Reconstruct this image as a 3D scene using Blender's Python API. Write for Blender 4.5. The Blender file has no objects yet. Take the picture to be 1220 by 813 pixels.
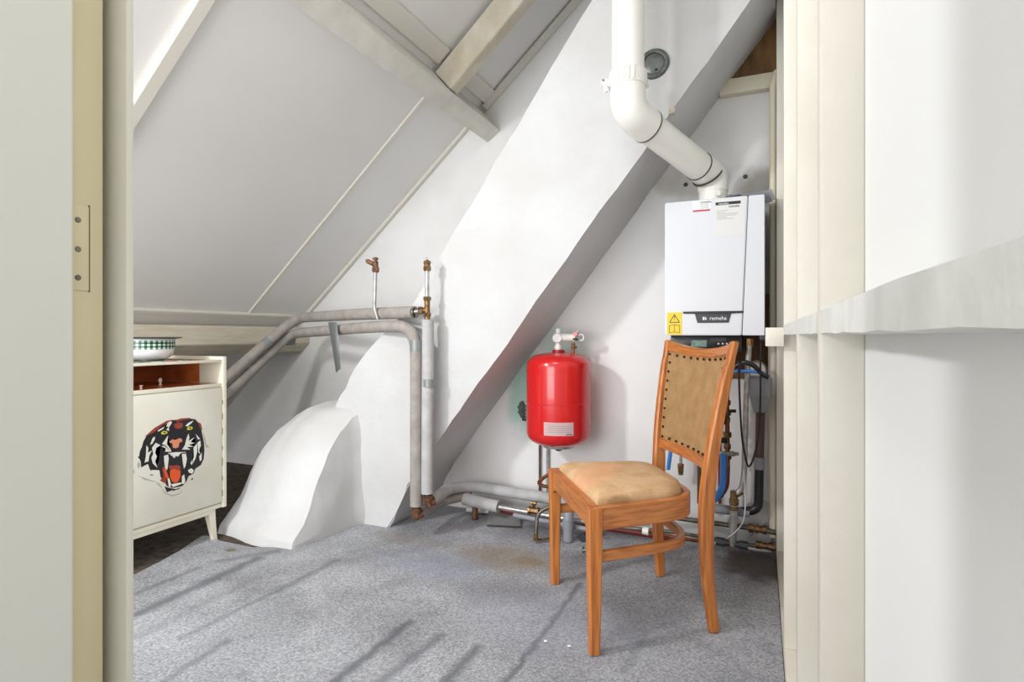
import bpy, bmesh, math, random
from mathutils import Vector, Matrix, noise
random.seed(7)
C = bpy.context.scene.collection
# ------------------------------------------------------------------ camera model (1220x813 frame)
F = 680.0; PHI = math.radians(23.5); CP = math.cos(PHI); SP = math.sin(PHI); H = 1.05; HY = 400.0
def ray(px, py):
    a = (px-610.0)/F
    return Vector((a*CP-SP, a*SP+CP, (HY-py)/F))
def onY(px, py, Y): r = ray(px, py); t = Y/r.y; return Vector((r.x*t, Y, H+r.z*t))
def onX(px, py, X): r = ray(px, py); t = X/r.x; return Vector((X, r.y*t, H+r.z*t))
def onZ(px, py, z=0.0): r = ray(px, py); t = (z-H)/r.z; return Vector((r.x*t, r.y*t, z))
def lv(lat, v, z=0.0): return Vector((lat*CP-v*SP, lat*SP+v*CP, z))     # lateral / depth of the view to world
cam = bpy.data.cameras.new('camera'); camo = bpy.data.objects.new('camera', cam); C.objects.link(camo)
camo.location = (0, 0, H); camo.rotation_euler = (math.pi/2, 0, PHI)
cam.sensor_width = 36; cam.lens = F/1220*36; cam.shift_y = -6.5/1220; cam.clip_start = 0.02
bpy.context.scene.camera = camo
# ------------------------------------------------------------------ materials
def lin(c):
    c = c/255.0
    return c/12.92 if c <= 0.04045 else ((c+0.055)/1.055)**2.4
def rgb(r, g, b): return (lin(r), lin(g), lin(b), 1)
def new_mat(name):
    m = bpy.data.materials.new(name); m.use_nodes = True
    nt = m.node_tree; b = nt.nodes['Principled BSDF']
    return m, nt, b
def mat(name, col, rough=0.6, metal=0.0, var=None, vscale=6.0, bump=0.0, bscale=60.0, detail=4, stretch=None, spec=0.5, coat=0.0, thr=(0.35, 0.65)):
    m, nt, b = new_mat(name)
    N = nt.nodes; L = nt.links
    b.inputs['Roughness'].default_value = rough; b.inputs['Metallic'].default_value = metal
    b.inputs['Specular IOR Level'].default_value = spec
    b.inputs['Coat Weight'].default_value = coat
    b.inputs['Base Color'].default_value = rgb(*col)
    src = None
    if var or bump:
        g = N.new('ShaderNodeNewGeometry'); src = g.outputs['Position']
        if stretch:
            mp = N.new('ShaderNodeMapping'); mp.inputs['Scale'].default_value = stretch; L.new(src, mp.inputs[0]); src = mp.outputs[0]
    if var:
        n = N.new('ShaderNodeTexNoise'); n.inputs['Scale'].default_value = vscale; n.inputs['Detail'].default_value = detail
        L.new(src, n.inputs['Vector'])
        mr = N.new('ShaderNodeMapRange'); mr.inputs[1].default_value = thr[0]; mr.inputs[2].default_value = thr[1]; L.new(n.outputs[0], mr.inputs[0])
        mx = N.new('ShaderNodeMix'); mx.data_type = 'RGBA'
        mx.inputs[6].default_value = rgb(*col); mx.inputs[7].default_value = rgb(*var)
        L.new(mr.outputs[0], mx.inputs[0]); L.new(mx.outputs[2], b.inputs['Base Color'])
    if bump:
        n2 = N.new('ShaderNodeTexNoise'); n2.inputs['Scale'].default_value = bscale; n2.inputs['Detail'].default_value = 5
        L.new(src, n2.inputs['Vector'])
        bp = N.new('ShaderNodeBump'); bp.inputs['Strength'].default_value = bump; bp.inputs['Distance'].default_value = 0.01
        L.new(n2.outputs[0], bp.inputs['Height']); L.new(bp.outputs[0], b.inputs['Normal'])
    return m
def smudge(m, spots, noise_scale=14, amt=0.5):
    """stains with a shape of their own: spots = (centre, (rx,ry,rz), colour, strength)"""
    nt = m.node_tree; N = nt.nodes; L = nt.links; b = N['Principled BSDF']
    inp = b.inputs['Base Color']
    g = N.new('ShaderNodeNewGeometry')
    ns = N.new('ShaderNodeTexNoise'); ns.inputs['Scale'].default_value = noise_scale; ns.inputs['Detail'].default_value = 5
    L.new(g.outputs['Position'], ns.inputs['Vector'])
    for c, r, col, st in spots:
        s = N.new('ShaderNodeVectorMath'); s.operation = 'SUBTRACT'; s.inputs[1].default_value = c; L.new(g.outputs['Position'], s.inputs[0])
        d = N.new('ShaderNodeVectorMath'); d.operation = 'DIVIDE'; d.inputs[1].default_value = r; L.new(s.outputs[0], d.inputs[0])
        l = N.new('ShaderNodeVectorMath'); l.operation = 'LENGTH'; L.new(d.outputs[0], l.inputs[0])
        a = N.new('ShaderNodeMath'); a.operation = 'MULTIPLY_ADD'; a.inputs[1].default_value = -amt*2; L.new(ns.outputs[0], a.inputs[0]); L.new(l.outputs['Value'], a.inputs[2])
        mr = N.new('ShaderNodeMapRange'); mr.interpolation_type = 'SMOOTHSTEP'
        mr.inputs[1].default_value = 1.0-amt; mr.inputs[2].default_value = 0.45-amt; mr.inputs[3].default_value = 0; mr.inputs[4].default_value = st
        L.new(a.outputs[0], mr.inputs[0])
        mx = N.new('ShaderNodeMix'); mx.data_type = 'RGBA'; mx.inputs[7].default_value = rgb(*col)
        if inp.is_linked: L.new(inp.links[0].from_socket, mx.inputs[6])
        else: mx.inputs[6].default_value = inp.default_value
        L.new(mr.outputs[0], mx.inputs[0]); L.new(mx.outputs[2], inp)
    return m
M = {}
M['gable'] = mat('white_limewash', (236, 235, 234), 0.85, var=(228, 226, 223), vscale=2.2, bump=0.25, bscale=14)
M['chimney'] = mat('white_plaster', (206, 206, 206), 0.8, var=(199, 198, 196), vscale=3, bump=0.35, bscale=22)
M['ceiling'] = mat('ceiling_board_paint', (230, 228, 226), 0.6, var=(226, 223, 220), vscale=1.5)
M['purlin'] = mat('grey_white_timber_paint', (222, 219, 211), 0.55, var=(211, 207, 197), vscale=9, bump=0.1, bscale=40)
M['rafter'] = mat('yellowed_rafter_paint', (212, 206, 192), 0.6, var=(196, 186, 164), vscale=8, bump=0.1, bscale=40)
M['ctrim'] = mat('ceiling_trim_paint', (218, 214, 204), 0.5)
M['trimw'] = mat('cream_trim_paint', (222, 217, 206), 0.45)
M['plate'] = mat('cream_knotty_timber', (212, 204, 186), 0.6, var=(198, 188, 166), vscale=9, stretch=(3, .7, 6), bump=0.1)
M['panel'] = mat('white_partition_panel', (228, 228, 226), 0.55, bump=0.05, bscale=30)
M['stud'] = mat('cream_stud_paint', (228, 223, 211), 0.4, var=(219, 212, 198), vscale=3, bump=0.12, bscale=45)
M['noggin'] = mat('white_noggin_paint', (228, 228, 223), 0.45, var=(214, 215, 210), vscale=16, bump=0.2, bscale=50)
M['door'] = mat('door_paint', (226, 226, 217), 0.4)
M['jamb'] = mat('yellowed_jamb_paint', (226, 215, 182), 0.4, var=(208, 194, 152), vscale=4, stretch=(1, 1, .25), bump=0.06)
M['stop'] = mat('door_stop_paint', (224, 221, 206), 0.4)
M['groove'] = mat('grime_and_recess_shade', (120, 104, 66), 0.8)  # grime colour with the door groove's corner shade painted in
M['brownfloor'] = mat('old_brown_floor', (92, 80, 70), 0.9, var=(58, 48, 42), vscale=22, bump=0.6, bscale=70)
M['barewood'] = mat('bare_aged_wood', (140, 106, 62), 0.75, var=(92, 66, 36), vscale=7, stretch=(2, 1, .6), bump=0.2)
M['oak'] = mat('orange_oak', (200, 124, 58), 0.38, var=(160, 88, 36), vscale=60, detail=7, stretch=(1.4, 1.4, .08), bump=0.05, bscale=60, coat=0.2, thr=(.4,.68))
M['oakh'] = mat('orange_oak_rail', (198, 124, 62), 0.38, var=(160, 92, 40), vscale=30, detail=7, stretch=(.35, .35, 4), bump=0.05, bscale=30, coat=0.2, thr=(.4,.68))
M['velvet'] = mat('worn_tan_velvet', (216, 182, 142), 0.95, var=(200, 162, 120), vscale=16, bump=0.5, bscale=240, spec=0.15)
M['velvet2'] = mat('tan_velvet_back', (220, 184, 136), 0.95, var=(206, 168, 118), vscale=18, bump=0.3, bscale=240, spec=0.15)
M['nail'] = mat('dark_bronze_nail', (60, 44, 34), 0.35, 0.7)
M['pvc'] = mat('ivory_pvc', (236, 234, 226), 0.28)
M['seal'] = mat('dark_rubber_seal', (70, 66, 60), 0.6)
M['boiler'] = mat('boiler_white_enamel', (220, 221, 225), 0.3)
M['boilergap'] = mat('boiler_seam_grey', (150, 152, 156), 0.5)
M['black'] = mat('black_plastic', (26, 26, 30), 0.35)
M['darkgrey'] = mat('dark_grey_plastic', (58, 60, 66), 0.4)
M['yellow'] = mat('yellow_sticker', (240, 205, 50), 0.5)
M['white'] = mat('white_print', (240, 240, 240), 0.5)
M['paper'] = mat('white_paper', (232, 233, 240), 0.7)
M['pblue'] = mat('blue_printed_paper', (70, 76, 140), 0.6)
M['redbar'] = mat('red_sticker', (196, 70, 90), 0.5)
M['greyprint'] = mat('grey_print', (170, 176, 174), 0.6)
M['stickerclear'] = mat('pale_sticker', (222, 221, 218), 0.4)
M['red'] = mat('red_enamel', (206, 24, 26), 0.22, coat=0.4)
M['pinkw'] = mat('vessel_label_paper', (248, 230, 230), 0.6)
M['foam'] = mat('grey_pipe_insulation', (162, 156, 150), 0.8, var=(146, 138, 132), vscale=18, bump=0.2, bscale=80)
M['foam2'] = mat('light_grey_pipe_insulation', (188, 188, 188), 0.75, var=(174, 172, 170), vscale=14, bump=0.15, bscale=80)
M['foamdark'] = mat('inside_of_insulation', (60, 50, 42), 0.9)
M['tape'] = mat('silver_duct_tape', (140, 144, 142), 0.4, 0.3)
M['steel'] = mat('galvanised_steel', (196, 196, 194), 0.34, 0.6, var=(164, 163, 158), vscale=30)
M['dullsteel'] = mat('dull_steel', (128, 124, 114), 0.4, 0.75, var=(98, 90, 78), vscale=24)
M['brass'] = mat('tarnished_brass', (148, 116, 76), 0.38, 0.7, var=(98, 72, 48), vscale=60)
M['copper'] = mat('tarnished_copper', (168, 104, 72), 0.35, 0.8, var=(116, 76, 56), vscale=30)
M['redpipe'] = mat('red_brown_pipe', (128, 36, 30), 0.4)
M['rust'] = mat('rusty_fitting', (132, 92, 66), 0.6, 0.4, var=(76, 52, 38), vscale=50)
M['blue'] = mat('blue_hose', (52, 128, 206), 0.35)
M['brownpipe'] = mat('brown_plastic_pipe', (86, 68, 58), 0.4)
M['greypvc'] = mat('grey_pvc', (142, 144, 150), 0.45)
M['cab'] = mat('cream_cabinet_paint', (232, 227, 208), 0.4, var=(226, 220, 200), vscale=5, bump=0.04)
M['cabdoor'] = mat('cabinet_door_paint', (232, 229, 216), 0.42, var=(222, 218, 202), vscale=4)
M['mahog'] = mat('red_brown_shelf_veneer', (196, 104, 54), 0.3, var=(156, 76, 38), vscale=7, stretch=(1, .4, 2))
M['tblack'] = mat('picture_black', (24, 22, 26), 0.6)
M['torange'] = mat('picture_orange', (226, 86, 30), 0.6)
M['trust'] = mat('picture_rust', (150, 60, 40), 0.6)
M['tsalmon'] = mat('picture_salmon', (222, 140, 104), 0.6)
M['twhite'] = mat('picture_white', (228, 226, 216), 0.6)
M['tyellow'] = mat('picture_yellow', (214, 206, 60), 0.6)
M['tgrey'] = mat('picture_grey', (178, 174, 164), 0.7)
M['enamel'] = mat('white_enamel', (232, 232, 234), 0.2, coat=0.3)
M['greenrim'] = mat('dark_green_enamel_rim', (44, 60, 50), 0.3)
M['capgrey'] = mat('grey_cast_metal', (112, 116, 112), 0.45, 0.5, var=(88, 92, 90), vscale=50)
M['capin'] = mat('grey_lid_metal', (124, 130, 126), 0.4, 0.4, var=(104, 110, 106), vscale=40)
M['tealhole'] = mat('broken_grey_plaster', (96, 104, 98), 0.9, bump=0.5)
M['ivory'] = mat('ivory_painted_pipe', (214, 206, 184), 0.45)
# walls' own stains
smudge(M['gable'], [((-1.25, 3.08, 0.72), (.16, .3, .34), (150, 196, 180), .75),
                    ((-1.03, 3.08, 1.0), (.2, .3, .12), (172, 200, 186), .6),
                    ((-.3, 3.08, 1.85), (.25, .3, .12), (160, 154, 144), .6),
                    ((0, 3.08, 1.78), (.12, .3, .13), (140, 132, 120), .7),
                    ((.02, 3.08, 1.3), (.07, .3, .3), (170, 162, 146), .6),
                    ((-1.14, 3.08, .49), (.1, .2, .05), (196, 188, 180), .8)], 9, .35)
# check pattern of the bowl
m, nt, b = new_mat('green_check_enamel'); M['check'] = m
N = nt.nodes; L = nt.links
tc = N.new('ShaderNodeUVMap'); sx = N.new('ShaderNodeSeparateXYZ'); L.new(tc.outputs[0], sx.inputs[0])
outs = []
for ax, sc in ((0, 1.0), (1, 1.0)):
    f = N.new('ShaderNodeMath'); f.operation = 'FRACT'; L.new(sx.outputs[ax], f.inputs[0])
    g = N.new('ShaderNodeMath'); g.operation = 'GREATER_THAN'; g.inputs[1].default_value = .5; L.new(f.outputs[0], g.inputs[0]); outs.append(g)
ad = N.new('ShaderNodeMath'); ad.operation = 'ADD'; L.new(outs[0].outputs[0], ad.inputs[0]); L.new(outs[1].outputs[0], ad.inputs[1])
hf = N.new('ShaderNodeMath'); hf.operation = 'MULTIPLY'; hf.inputs[1].default_value = .5; L.new(ad.outputs[0], hf.inputs[0])
cr = N.new('ShaderNodeValToRGB'); cr.color_ramp.interpolation = 'CONSTANT'
cr.color_ramp.elements[0].color = rgb(215, 225, 214); cr.color_ramp.elements[1].position = .8; cr.color_ramp.elements[1].color = rgb(20, 44, 36)
e = cr.color_ramp.elements.new(.4); e.color = rgb(86, 128, 106)
L.new(hf.outputs[0], cr.inputs[0]); L.new(cr.outputs[0], b.inputs['Base Color']); b.inputs['Roughness'].default_value = .25
# floral mat
m, nt, b = new_mat('floral_placemat'); M['floral'] = m
N = nt.nodes; L = nt.links
g = N.new('ShaderNodeNewGeometry'); vo = N.new('ShaderNodeTexVoronoi'); vo.inputs['Scale'].default_value = 38; L.new(g.outputs['Position'], vo.inputs['Vector'])
cr = N.new('ShaderNodeValToRGB'); cr.color_ramp.interpolation = 'CONSTANT'
cr.color_ramp.elements[0].color = rgb(70, 84, 74); cr.color_ramp.elements[1].position = .35; cr.color_ramp.elements[1].color = rgb(190, 182, 164)
for p, c in ((.5, (120, 116, 104)), (.68, (196, 96, 88)), (.8, (84, 92, 82)), (.9, (206, 196, 176))):
    e = cr.color_ramp.elements.new(p); e.color = rgb(*c)
sp = N.new('ShaderNodeSeparateColor'); L.new(vo.outputs['Color'], sp.inputs[0]); L.new(sp.outputs[0], cr.inputs[0]); L.new(cr.outputs[0], b.inputs['Base Color']); b.inputs['Roughness'].default_value = .7
# carpet
m, nt, b = new_mat('grey_felt_carpet'); M['carpet'] = m
N = nt.nodes; L = nt.links
b.inputs['Roughness'].default_value = .95; b.inputs['Specular IOR Level'].default_value = .1
g = N.new('ShaderNodeNewGeometry')
n1 = N.new('ShaderNodeTexNoise'); n1.inputs['Scale'].default_value = 110; n1.inputs['Detail'].default_value = 7; n1.inputs['Roughness'].default_value = .8; L.new(g.outputs['Position'], n1.inputs['Vector'])
n2 = N.new('ShaderNodeTexNoise'); n2.inputs['Scale'].default_value = 3.2; n2.inputs['Detail'].default_value = 5; n2.inputs['Distortion'].default_value = .5; L.new(g.outputs['Position'], n2.inputs['Vector'])
cr = N.new('ShaderNodeValToRGB'); cr.color_ramp.elements[0].position = .36; cr.color_ramp.elements[0].color = rgb(124, 125, 130); cr.color_ramp.elements[1].position = .64; cr.color_ramp.elements[1].color = rgb(205, 206, 210)
L.new(n1.outputs[0], cr.inputs[0])
c2 = N.new('ShaderNodeValToRGB'); c2.color_ramp.elements[0].position = .3; c2.color_ramp.elements[0].color = rgb(208, 208, 208); c2.color_ramp.elements[1].position = .68; c2.color_ramp.elements[1].color = rgb(255, 255, 255)
L.new(n2.outputs[0], c2.inputs[0])
mx = N.new('ShaderNodeMix'); mx.data_type = 'RGBA'; mx.blend_type = 'MULTIPLY'; mx.inputs[0].default_value = 1
L.new(cr.outputs[0], mx.inputs[6]); L.new(c2.outputs[0], mx.inputs[7])
nd = N.new('ShaderNodeTexNoise'); nd.inputs['Scale'].default_value = 18; nd.inputs['Detail'].default_value = 4; L.new(g.outputs['Position'], nd.inputs['Vector'])
sub = N.new('ShaderNodeVectorMath'); sub.operation = 'MULTIPLY_ADD'; sub.inputs[1].default_value = (.04, .04, 0); sub.inputs[2].default_value = (-.02, -.02, 0)
L.new(nd.outputs['Color'], sub.inputs[0])
flat = N.new('ShaderNodeVectorMath'); flat.operation = 'MULTIPLY'; flat.inputs[1].default_value = (1, 1, 0); L.new(g.outputs['Position'], flat.inputs[0])
pp = N.new('ShaderNodeVectorMath'); pp.operation = 'ADD'; L.new(flat.outputs[0], pp.inputs[0]); L.new(sub.outputs[0], pp.inputs[1])
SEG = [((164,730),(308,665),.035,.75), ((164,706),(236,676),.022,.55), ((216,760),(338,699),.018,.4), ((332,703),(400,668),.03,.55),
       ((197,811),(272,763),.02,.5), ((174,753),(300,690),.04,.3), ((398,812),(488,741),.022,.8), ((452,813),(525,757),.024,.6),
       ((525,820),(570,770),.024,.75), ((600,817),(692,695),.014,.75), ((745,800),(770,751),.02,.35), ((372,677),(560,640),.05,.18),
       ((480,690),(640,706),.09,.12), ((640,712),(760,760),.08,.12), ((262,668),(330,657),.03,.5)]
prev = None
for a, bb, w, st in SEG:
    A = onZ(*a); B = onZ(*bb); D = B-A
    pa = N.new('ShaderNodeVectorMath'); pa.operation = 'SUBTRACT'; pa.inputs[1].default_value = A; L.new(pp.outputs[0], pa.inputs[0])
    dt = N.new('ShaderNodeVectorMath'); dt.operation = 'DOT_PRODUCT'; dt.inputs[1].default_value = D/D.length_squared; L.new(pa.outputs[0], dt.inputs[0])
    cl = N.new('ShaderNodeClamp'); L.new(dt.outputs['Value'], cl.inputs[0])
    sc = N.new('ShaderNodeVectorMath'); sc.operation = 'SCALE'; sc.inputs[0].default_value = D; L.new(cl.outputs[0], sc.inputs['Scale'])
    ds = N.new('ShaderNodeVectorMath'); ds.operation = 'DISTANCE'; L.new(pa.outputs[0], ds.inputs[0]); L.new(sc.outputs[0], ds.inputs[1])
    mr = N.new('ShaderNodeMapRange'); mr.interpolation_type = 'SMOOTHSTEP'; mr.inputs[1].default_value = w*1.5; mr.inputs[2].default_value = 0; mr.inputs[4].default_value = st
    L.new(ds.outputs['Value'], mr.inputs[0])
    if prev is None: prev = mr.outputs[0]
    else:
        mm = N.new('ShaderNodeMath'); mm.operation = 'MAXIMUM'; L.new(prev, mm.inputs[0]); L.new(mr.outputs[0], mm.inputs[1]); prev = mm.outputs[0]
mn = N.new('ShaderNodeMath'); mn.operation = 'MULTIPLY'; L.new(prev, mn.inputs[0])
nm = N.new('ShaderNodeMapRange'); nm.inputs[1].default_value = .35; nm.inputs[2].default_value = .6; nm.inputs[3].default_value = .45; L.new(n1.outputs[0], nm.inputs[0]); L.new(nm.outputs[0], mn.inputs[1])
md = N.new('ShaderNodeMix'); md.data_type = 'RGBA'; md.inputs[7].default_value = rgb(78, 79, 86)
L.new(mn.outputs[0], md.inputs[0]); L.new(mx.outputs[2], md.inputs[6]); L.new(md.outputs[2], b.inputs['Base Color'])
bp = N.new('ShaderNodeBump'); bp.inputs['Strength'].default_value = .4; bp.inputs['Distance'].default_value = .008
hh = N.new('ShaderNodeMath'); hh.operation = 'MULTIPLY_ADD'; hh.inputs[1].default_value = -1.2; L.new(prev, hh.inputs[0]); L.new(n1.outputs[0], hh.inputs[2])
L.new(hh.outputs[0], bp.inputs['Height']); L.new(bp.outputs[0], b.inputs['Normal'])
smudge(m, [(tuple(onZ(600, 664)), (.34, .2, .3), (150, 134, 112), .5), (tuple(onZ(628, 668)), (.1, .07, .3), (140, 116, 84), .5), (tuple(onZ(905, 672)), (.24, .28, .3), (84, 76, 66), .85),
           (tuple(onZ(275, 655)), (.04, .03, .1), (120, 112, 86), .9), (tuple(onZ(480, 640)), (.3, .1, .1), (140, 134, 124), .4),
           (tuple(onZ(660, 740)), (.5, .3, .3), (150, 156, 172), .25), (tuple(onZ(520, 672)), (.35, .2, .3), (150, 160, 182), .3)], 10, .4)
# ------------------------------------------------------------------ mesh helpers
WL = {}
def obj(name, bm, m, parent=None, smooth=True, kind=None, label=None, center=True):
    me = bpy.data.meshes.new(name)
    bmesh.ops.recalc_face_normals(bm, faces=bm.faces[:])
    bm.to_mesh(me); bm.free()
    c = Vector((0, 0, 0))
    if len(me.vertices):
        xs = [v.co for v in me.vertices]
        mn = Vector((min(v.x for v in xs), min(v.y for v in xs), min(v.z for v in xs))); mxx = Vector((max(v.x for v in xs), max(v.y for v in xs), max(v.z for v in xs)))
        c = (mn+mxx)/2
        if parent is None: c.z = mn.z
        me.transform(Matrix.Translation(-c))
    for mm in (m if isinstance(m, (list, tuple)) else [m]): me.materials.append(mm)
    if smooth:
        me.shade_smooth()
        try: me.set_sharp_from_angle(angle=math.radians(38))
        except Exception: pass
    o = bpy.data.objects.new(name, me); C.objects.link(o)
    WL[o.name] = c.copy()
    if parent is not None:
        o.parent = parent; o.location = c-WL[parent.name]
    else: o.location = c
    if kind: o['kind'] = kind
    if label: o['label'] = label
    return o
def thing(name, label, cat, loc, group=None):
    o = bpy.data.objects.new(name, None); C.objects.link(o); o.location = loc; o.empty_display_size = .05
    WL[o.name] = Vector(loc); tag(o, label, cat, group); return o
def tag(o, label, cat, group=None):
    o['label'] = label; o['category'] = cat
    if group: o['group'] = group
    return o
def BM(): return bmesh.new()
def quad(bm, pts, mi=0):
    vs = [bm.verts.new(p) for p in pts]; f = bm.faces.new(vs); f.material_index = mi; return f
def box(bm, x0, x1, y0, y1, z0, z1, bev=0.0, mi=0, seg=2):
    r = bmesh.ops.create_cube(bm, size=1)
    vs = r['verts']
    bmesh.ops.transform(bm, matrix=Matrix.Translation(((x0+x1)/2, (y0+y1)/2, (z0+z1)/2)) @ Matrix.Diagonal((abs(x1-x0), abs(y1-y0), abs(z1-z0), 1)), verts=vs)
    fs = list({f for v in vs for f in v.link_faces})
    for f in fs: f.material_index = mi
    if bev:
        es = list({e for v in vs for e in v.link_edges})
        bmesh.ops.bevel(bm, geom=es, offset=bev, segments=seg, affect='EDGES', profile=.5)
def bar(bm, a, b, w, h, up=(0, 0, 1), bev=0.0):
    """box from a to b, width w across, height h along up"""
    a = Vector(a); b = Vector(b); d = (b-a); ln = d.length; d.normalize(); up = Vector(up); s = d.cross(up).normalized(); u = s.cross(d)
    r = bmesh.ops.create_cube(bm, size=1); vs = r['verts']
    mt = Matrix((s, d, u)).transposed().to_4x4(); mt.translation = (a+b)/2
    bmesh.ops.transform(bm, matrix=mt @ Matrix.Diagonal((w, ln, h, 1)), verts=vs)
    if bev: bmesh.ops.bevel(bm, geom=list({e for v in vs for e in v.link_edges}), offset=bev, segments=2, affect='EDGES')
def prism(bm, poly, axis, t0, t1, mi=0, bev=0):
    """poly = list of 2D points in the plane normal to axis, extruded t0..t1"""
    def P(p, t):
        return {'x': (t, p[0], p[1]), 'y': (p[0], t, p[1]), 'z': (p[0], p[1], t)}[axis]
    a = [bm.verts.new(P(p, t0)) for p in poly]; b2 = [bm.verts.new(P(p, t1)) for p in poly]
    n = len(poly); fs = [bm.faces.new(a), bm.faces.new(b2[::-1])]
    for i in range(n): fs.append(bm.faces.new((a[i], b2[i], b2[(i+1) % n], a[(i+1) % n])))
    for f in fs: f.material_index = mi
    if bev: bmesh.ops.bevel(bm, geom=list({e for f in fs for e in f.edges}), offset=bev, segments=2, affect='EDGES')
    return fs
def fillet(pts, r, n=7):
    pts = [Vector(p) for p in pts]; out = [pts[0]]
    for i in range(1, len(pts)-1):
        p = pts[i]; a = pts[i-1]-p; b = pts[i+1]-p
        ri = min(r, a.length*.49, b.length*.49)
        A = p+a.normalized()*ri; B = p+b.normalized()*ri
        for k in range(n+1):
            t = k/n; out.append(A*(1-t)**2+p*2*t*(1-t)+B*t*t)
    out.append(pts[-1]); return out
def tube(bm, pts, r, seg=14, caps=True, bend=0.0, mi=0):
    if bend: pts = fillet(pts, bend)
    pts = [Vector(p) for p in pts]
    rr = r if isinstance(r, (list, tuple)) else [r]*len(pts)
    t0 = (pts[1]-pts[0]).normalized(); nrm = t0.orthogonal().normalized(); rings = []
    for i, p in enumerate(pts):
        if i == 0: t = t0
        elif i == len(pts)-1: t = (pts[-1]-pts[-2]).normalized()
        else: t = ((pts[i+1]-p).normalized()+(p-pts[i-1]).normalized()).normalized()
        nrm = (nrm-t*nrm.dot(t)).normalized(); bn = t.cross(nrm)
        rings.append([bm.verts.new(p+(nrm*math.cos(2*math.pi*k/seg)+bn*math.sin(2*math.pi*k/seg))*rr[i]) for k in range(seg)])
    for a, b2 in zip(rings, rings[1:]):
        for k in range(seg):
            f = bm.faces.new((a[k], a[(k+1) % seg], b2[(k+1) % seg], b2[k])); f.material_index = mi
    if caps:
        bm.faces.new(rings[0][::-1]).material_index = mi; bm.faces.new(rings[-1]).material_index = mi
def lathe(bm, prof, origin, axis=(0, 0, 1), seg=32, mi=0, uv=None):
    """prof = [(radius, height)...] about axis at origin"""
    o = Vector(origin); ax = Vector(axis).normalized(); n = ax.orthogonal().normalized(); b2 = ax.cross(n)
    rings = []
    for r, h in prof:
        if r < 1e-6: rings.append([bm.verts.new(o+ax*h)])
        else: rings.append([bm.verts.new(o+ax*h+(n*math.cos(2*math.pi*k/seg)+b2*math.sin(2*math.pi*k/seg))*r) for k in range(seg)])
    for a, c in zip(rings, rings[1:]):
        for k in range(seg):
            k2 = (k+1) % seg
            if len(a) == 1 and len(c) == 1: continue
            if len(a) == 1: f = bm.faces.new((a[0], c[k2], c[k]))
            elif len(c) == 1: f = bm.faces.new((a[k], a[k2], c[0]))
            else: f = bm.faces.new((a[k], a[k2], c[k2], c[k]))
            f.material_index = mi
def mtube(name, pts, r, m, parent=None, bend=0.0, seg=14, **k):
    bm = BM(); tube(bm, pts, r, seg=seg, bend=bend); return obj(name, bm, m, parent, **k)
def mlathe(name, prof, o, m, parent=None, axis=(0, 0, 1), seg=32, **k):
    bm = BM(); lathe(bm, prof, o, axis, seg); return obj(name, bm, m, parent, **k)
def roughen(bm, amp, scale, keep=None):
    for v in bm.verts:
        if keep and keep(v.co): continue
        n = noise.noise_vector(v.co*scale); v.co += n*amp
def text_mesh(name, body, loc, size, m, parent, rot=(math.pi/2, 0, 0), sx=1.0):
    cu = bpy.data.curves.new(name, 'FONT'); cu.body = body; cu.size = size; cu.align_x = 'CENTER'; cu.align_y = 'CENTER'; cu.extrude = .0003; cu.resolution_u = 2
    t = bpy.data.objects.new(name+'_tmp', cu); C.objects.link(t); bpy.context.view_layer.update()
    me = bpy.data.meshes.new_from_object(t.evaluated_get(bpy.context.evaluated_depsgraph_get()))
    bpy.data.objects.remove(t); bpy.data.curves.remove(cu)
    from mathutils import Euler
    me.transform(Euler(rot).to_matrix().to_4x4() @ Matrix.Diagonal((sx, 1, 1, 1)))
    me.materials.clear(); me.materials.append(m)
    o = bpy.data.objects.new(name, me); C.objects.link(o); WL[o.name] = Vector(loc); o.parent = parent; o.location = Vector(loc)-WL[parent.name]
    return o
# ------------------------------------------------------------------ SETTING
YG = 3.43; YW = 3.08; YC = 2.60
def roofz(X): return 4.072+.887*X
RA = math.atan(.887); RD = Vector((math.cos(RA), 0, math.sin(RA))); RN = Vector((-math.sin(RA), 0, math.cos(RA)))   # up-slope, outward normal
# floor
bm = BM(); box(bm, -4.7, .3, -1.3, 3.6, -.06, -.008)
bmesh.ops.subdivide_edges(bm, edges=bm.edges[:], cuts=20, use_grid_fill=True)
obj('floor', bm, M['brownfloor'], kind='structure')
# back wall: thicker plaster to the right of the chimney
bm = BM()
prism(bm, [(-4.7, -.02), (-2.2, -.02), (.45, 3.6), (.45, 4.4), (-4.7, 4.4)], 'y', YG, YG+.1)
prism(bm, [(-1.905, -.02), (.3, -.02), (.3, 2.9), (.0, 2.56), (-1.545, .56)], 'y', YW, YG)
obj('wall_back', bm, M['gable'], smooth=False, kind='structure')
# plaster hump at the foot of the back wall
bm = BM()
n = 26
rows = []
for i in range(n+1):
    X = -.78+i*(.83/n)
    z = .11+.03*math.sin(i*.5)+.12*math.exp(-((X+.02)/.12)**2); d = .035+.015*math.sin(i*.8+1)
    rows.append([(X, YW+.01, z+.03), (X, YW-d*.5, z), (X, YW-d, z*.6), (X, YW-d*.8, -.005)])
vv = [[bm.verts.new(p) for p in r] for r in rows]
for a, c in zip(vv, vv[1:]):
    for k in range(3): bm.faces.new((a[k], a[k+1], c[k+1], c[k]))
o = obj('wall_back_skirt_plaster', bm, M['chimney'], kind='structure'); o.name = 'baseboard_back'
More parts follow.
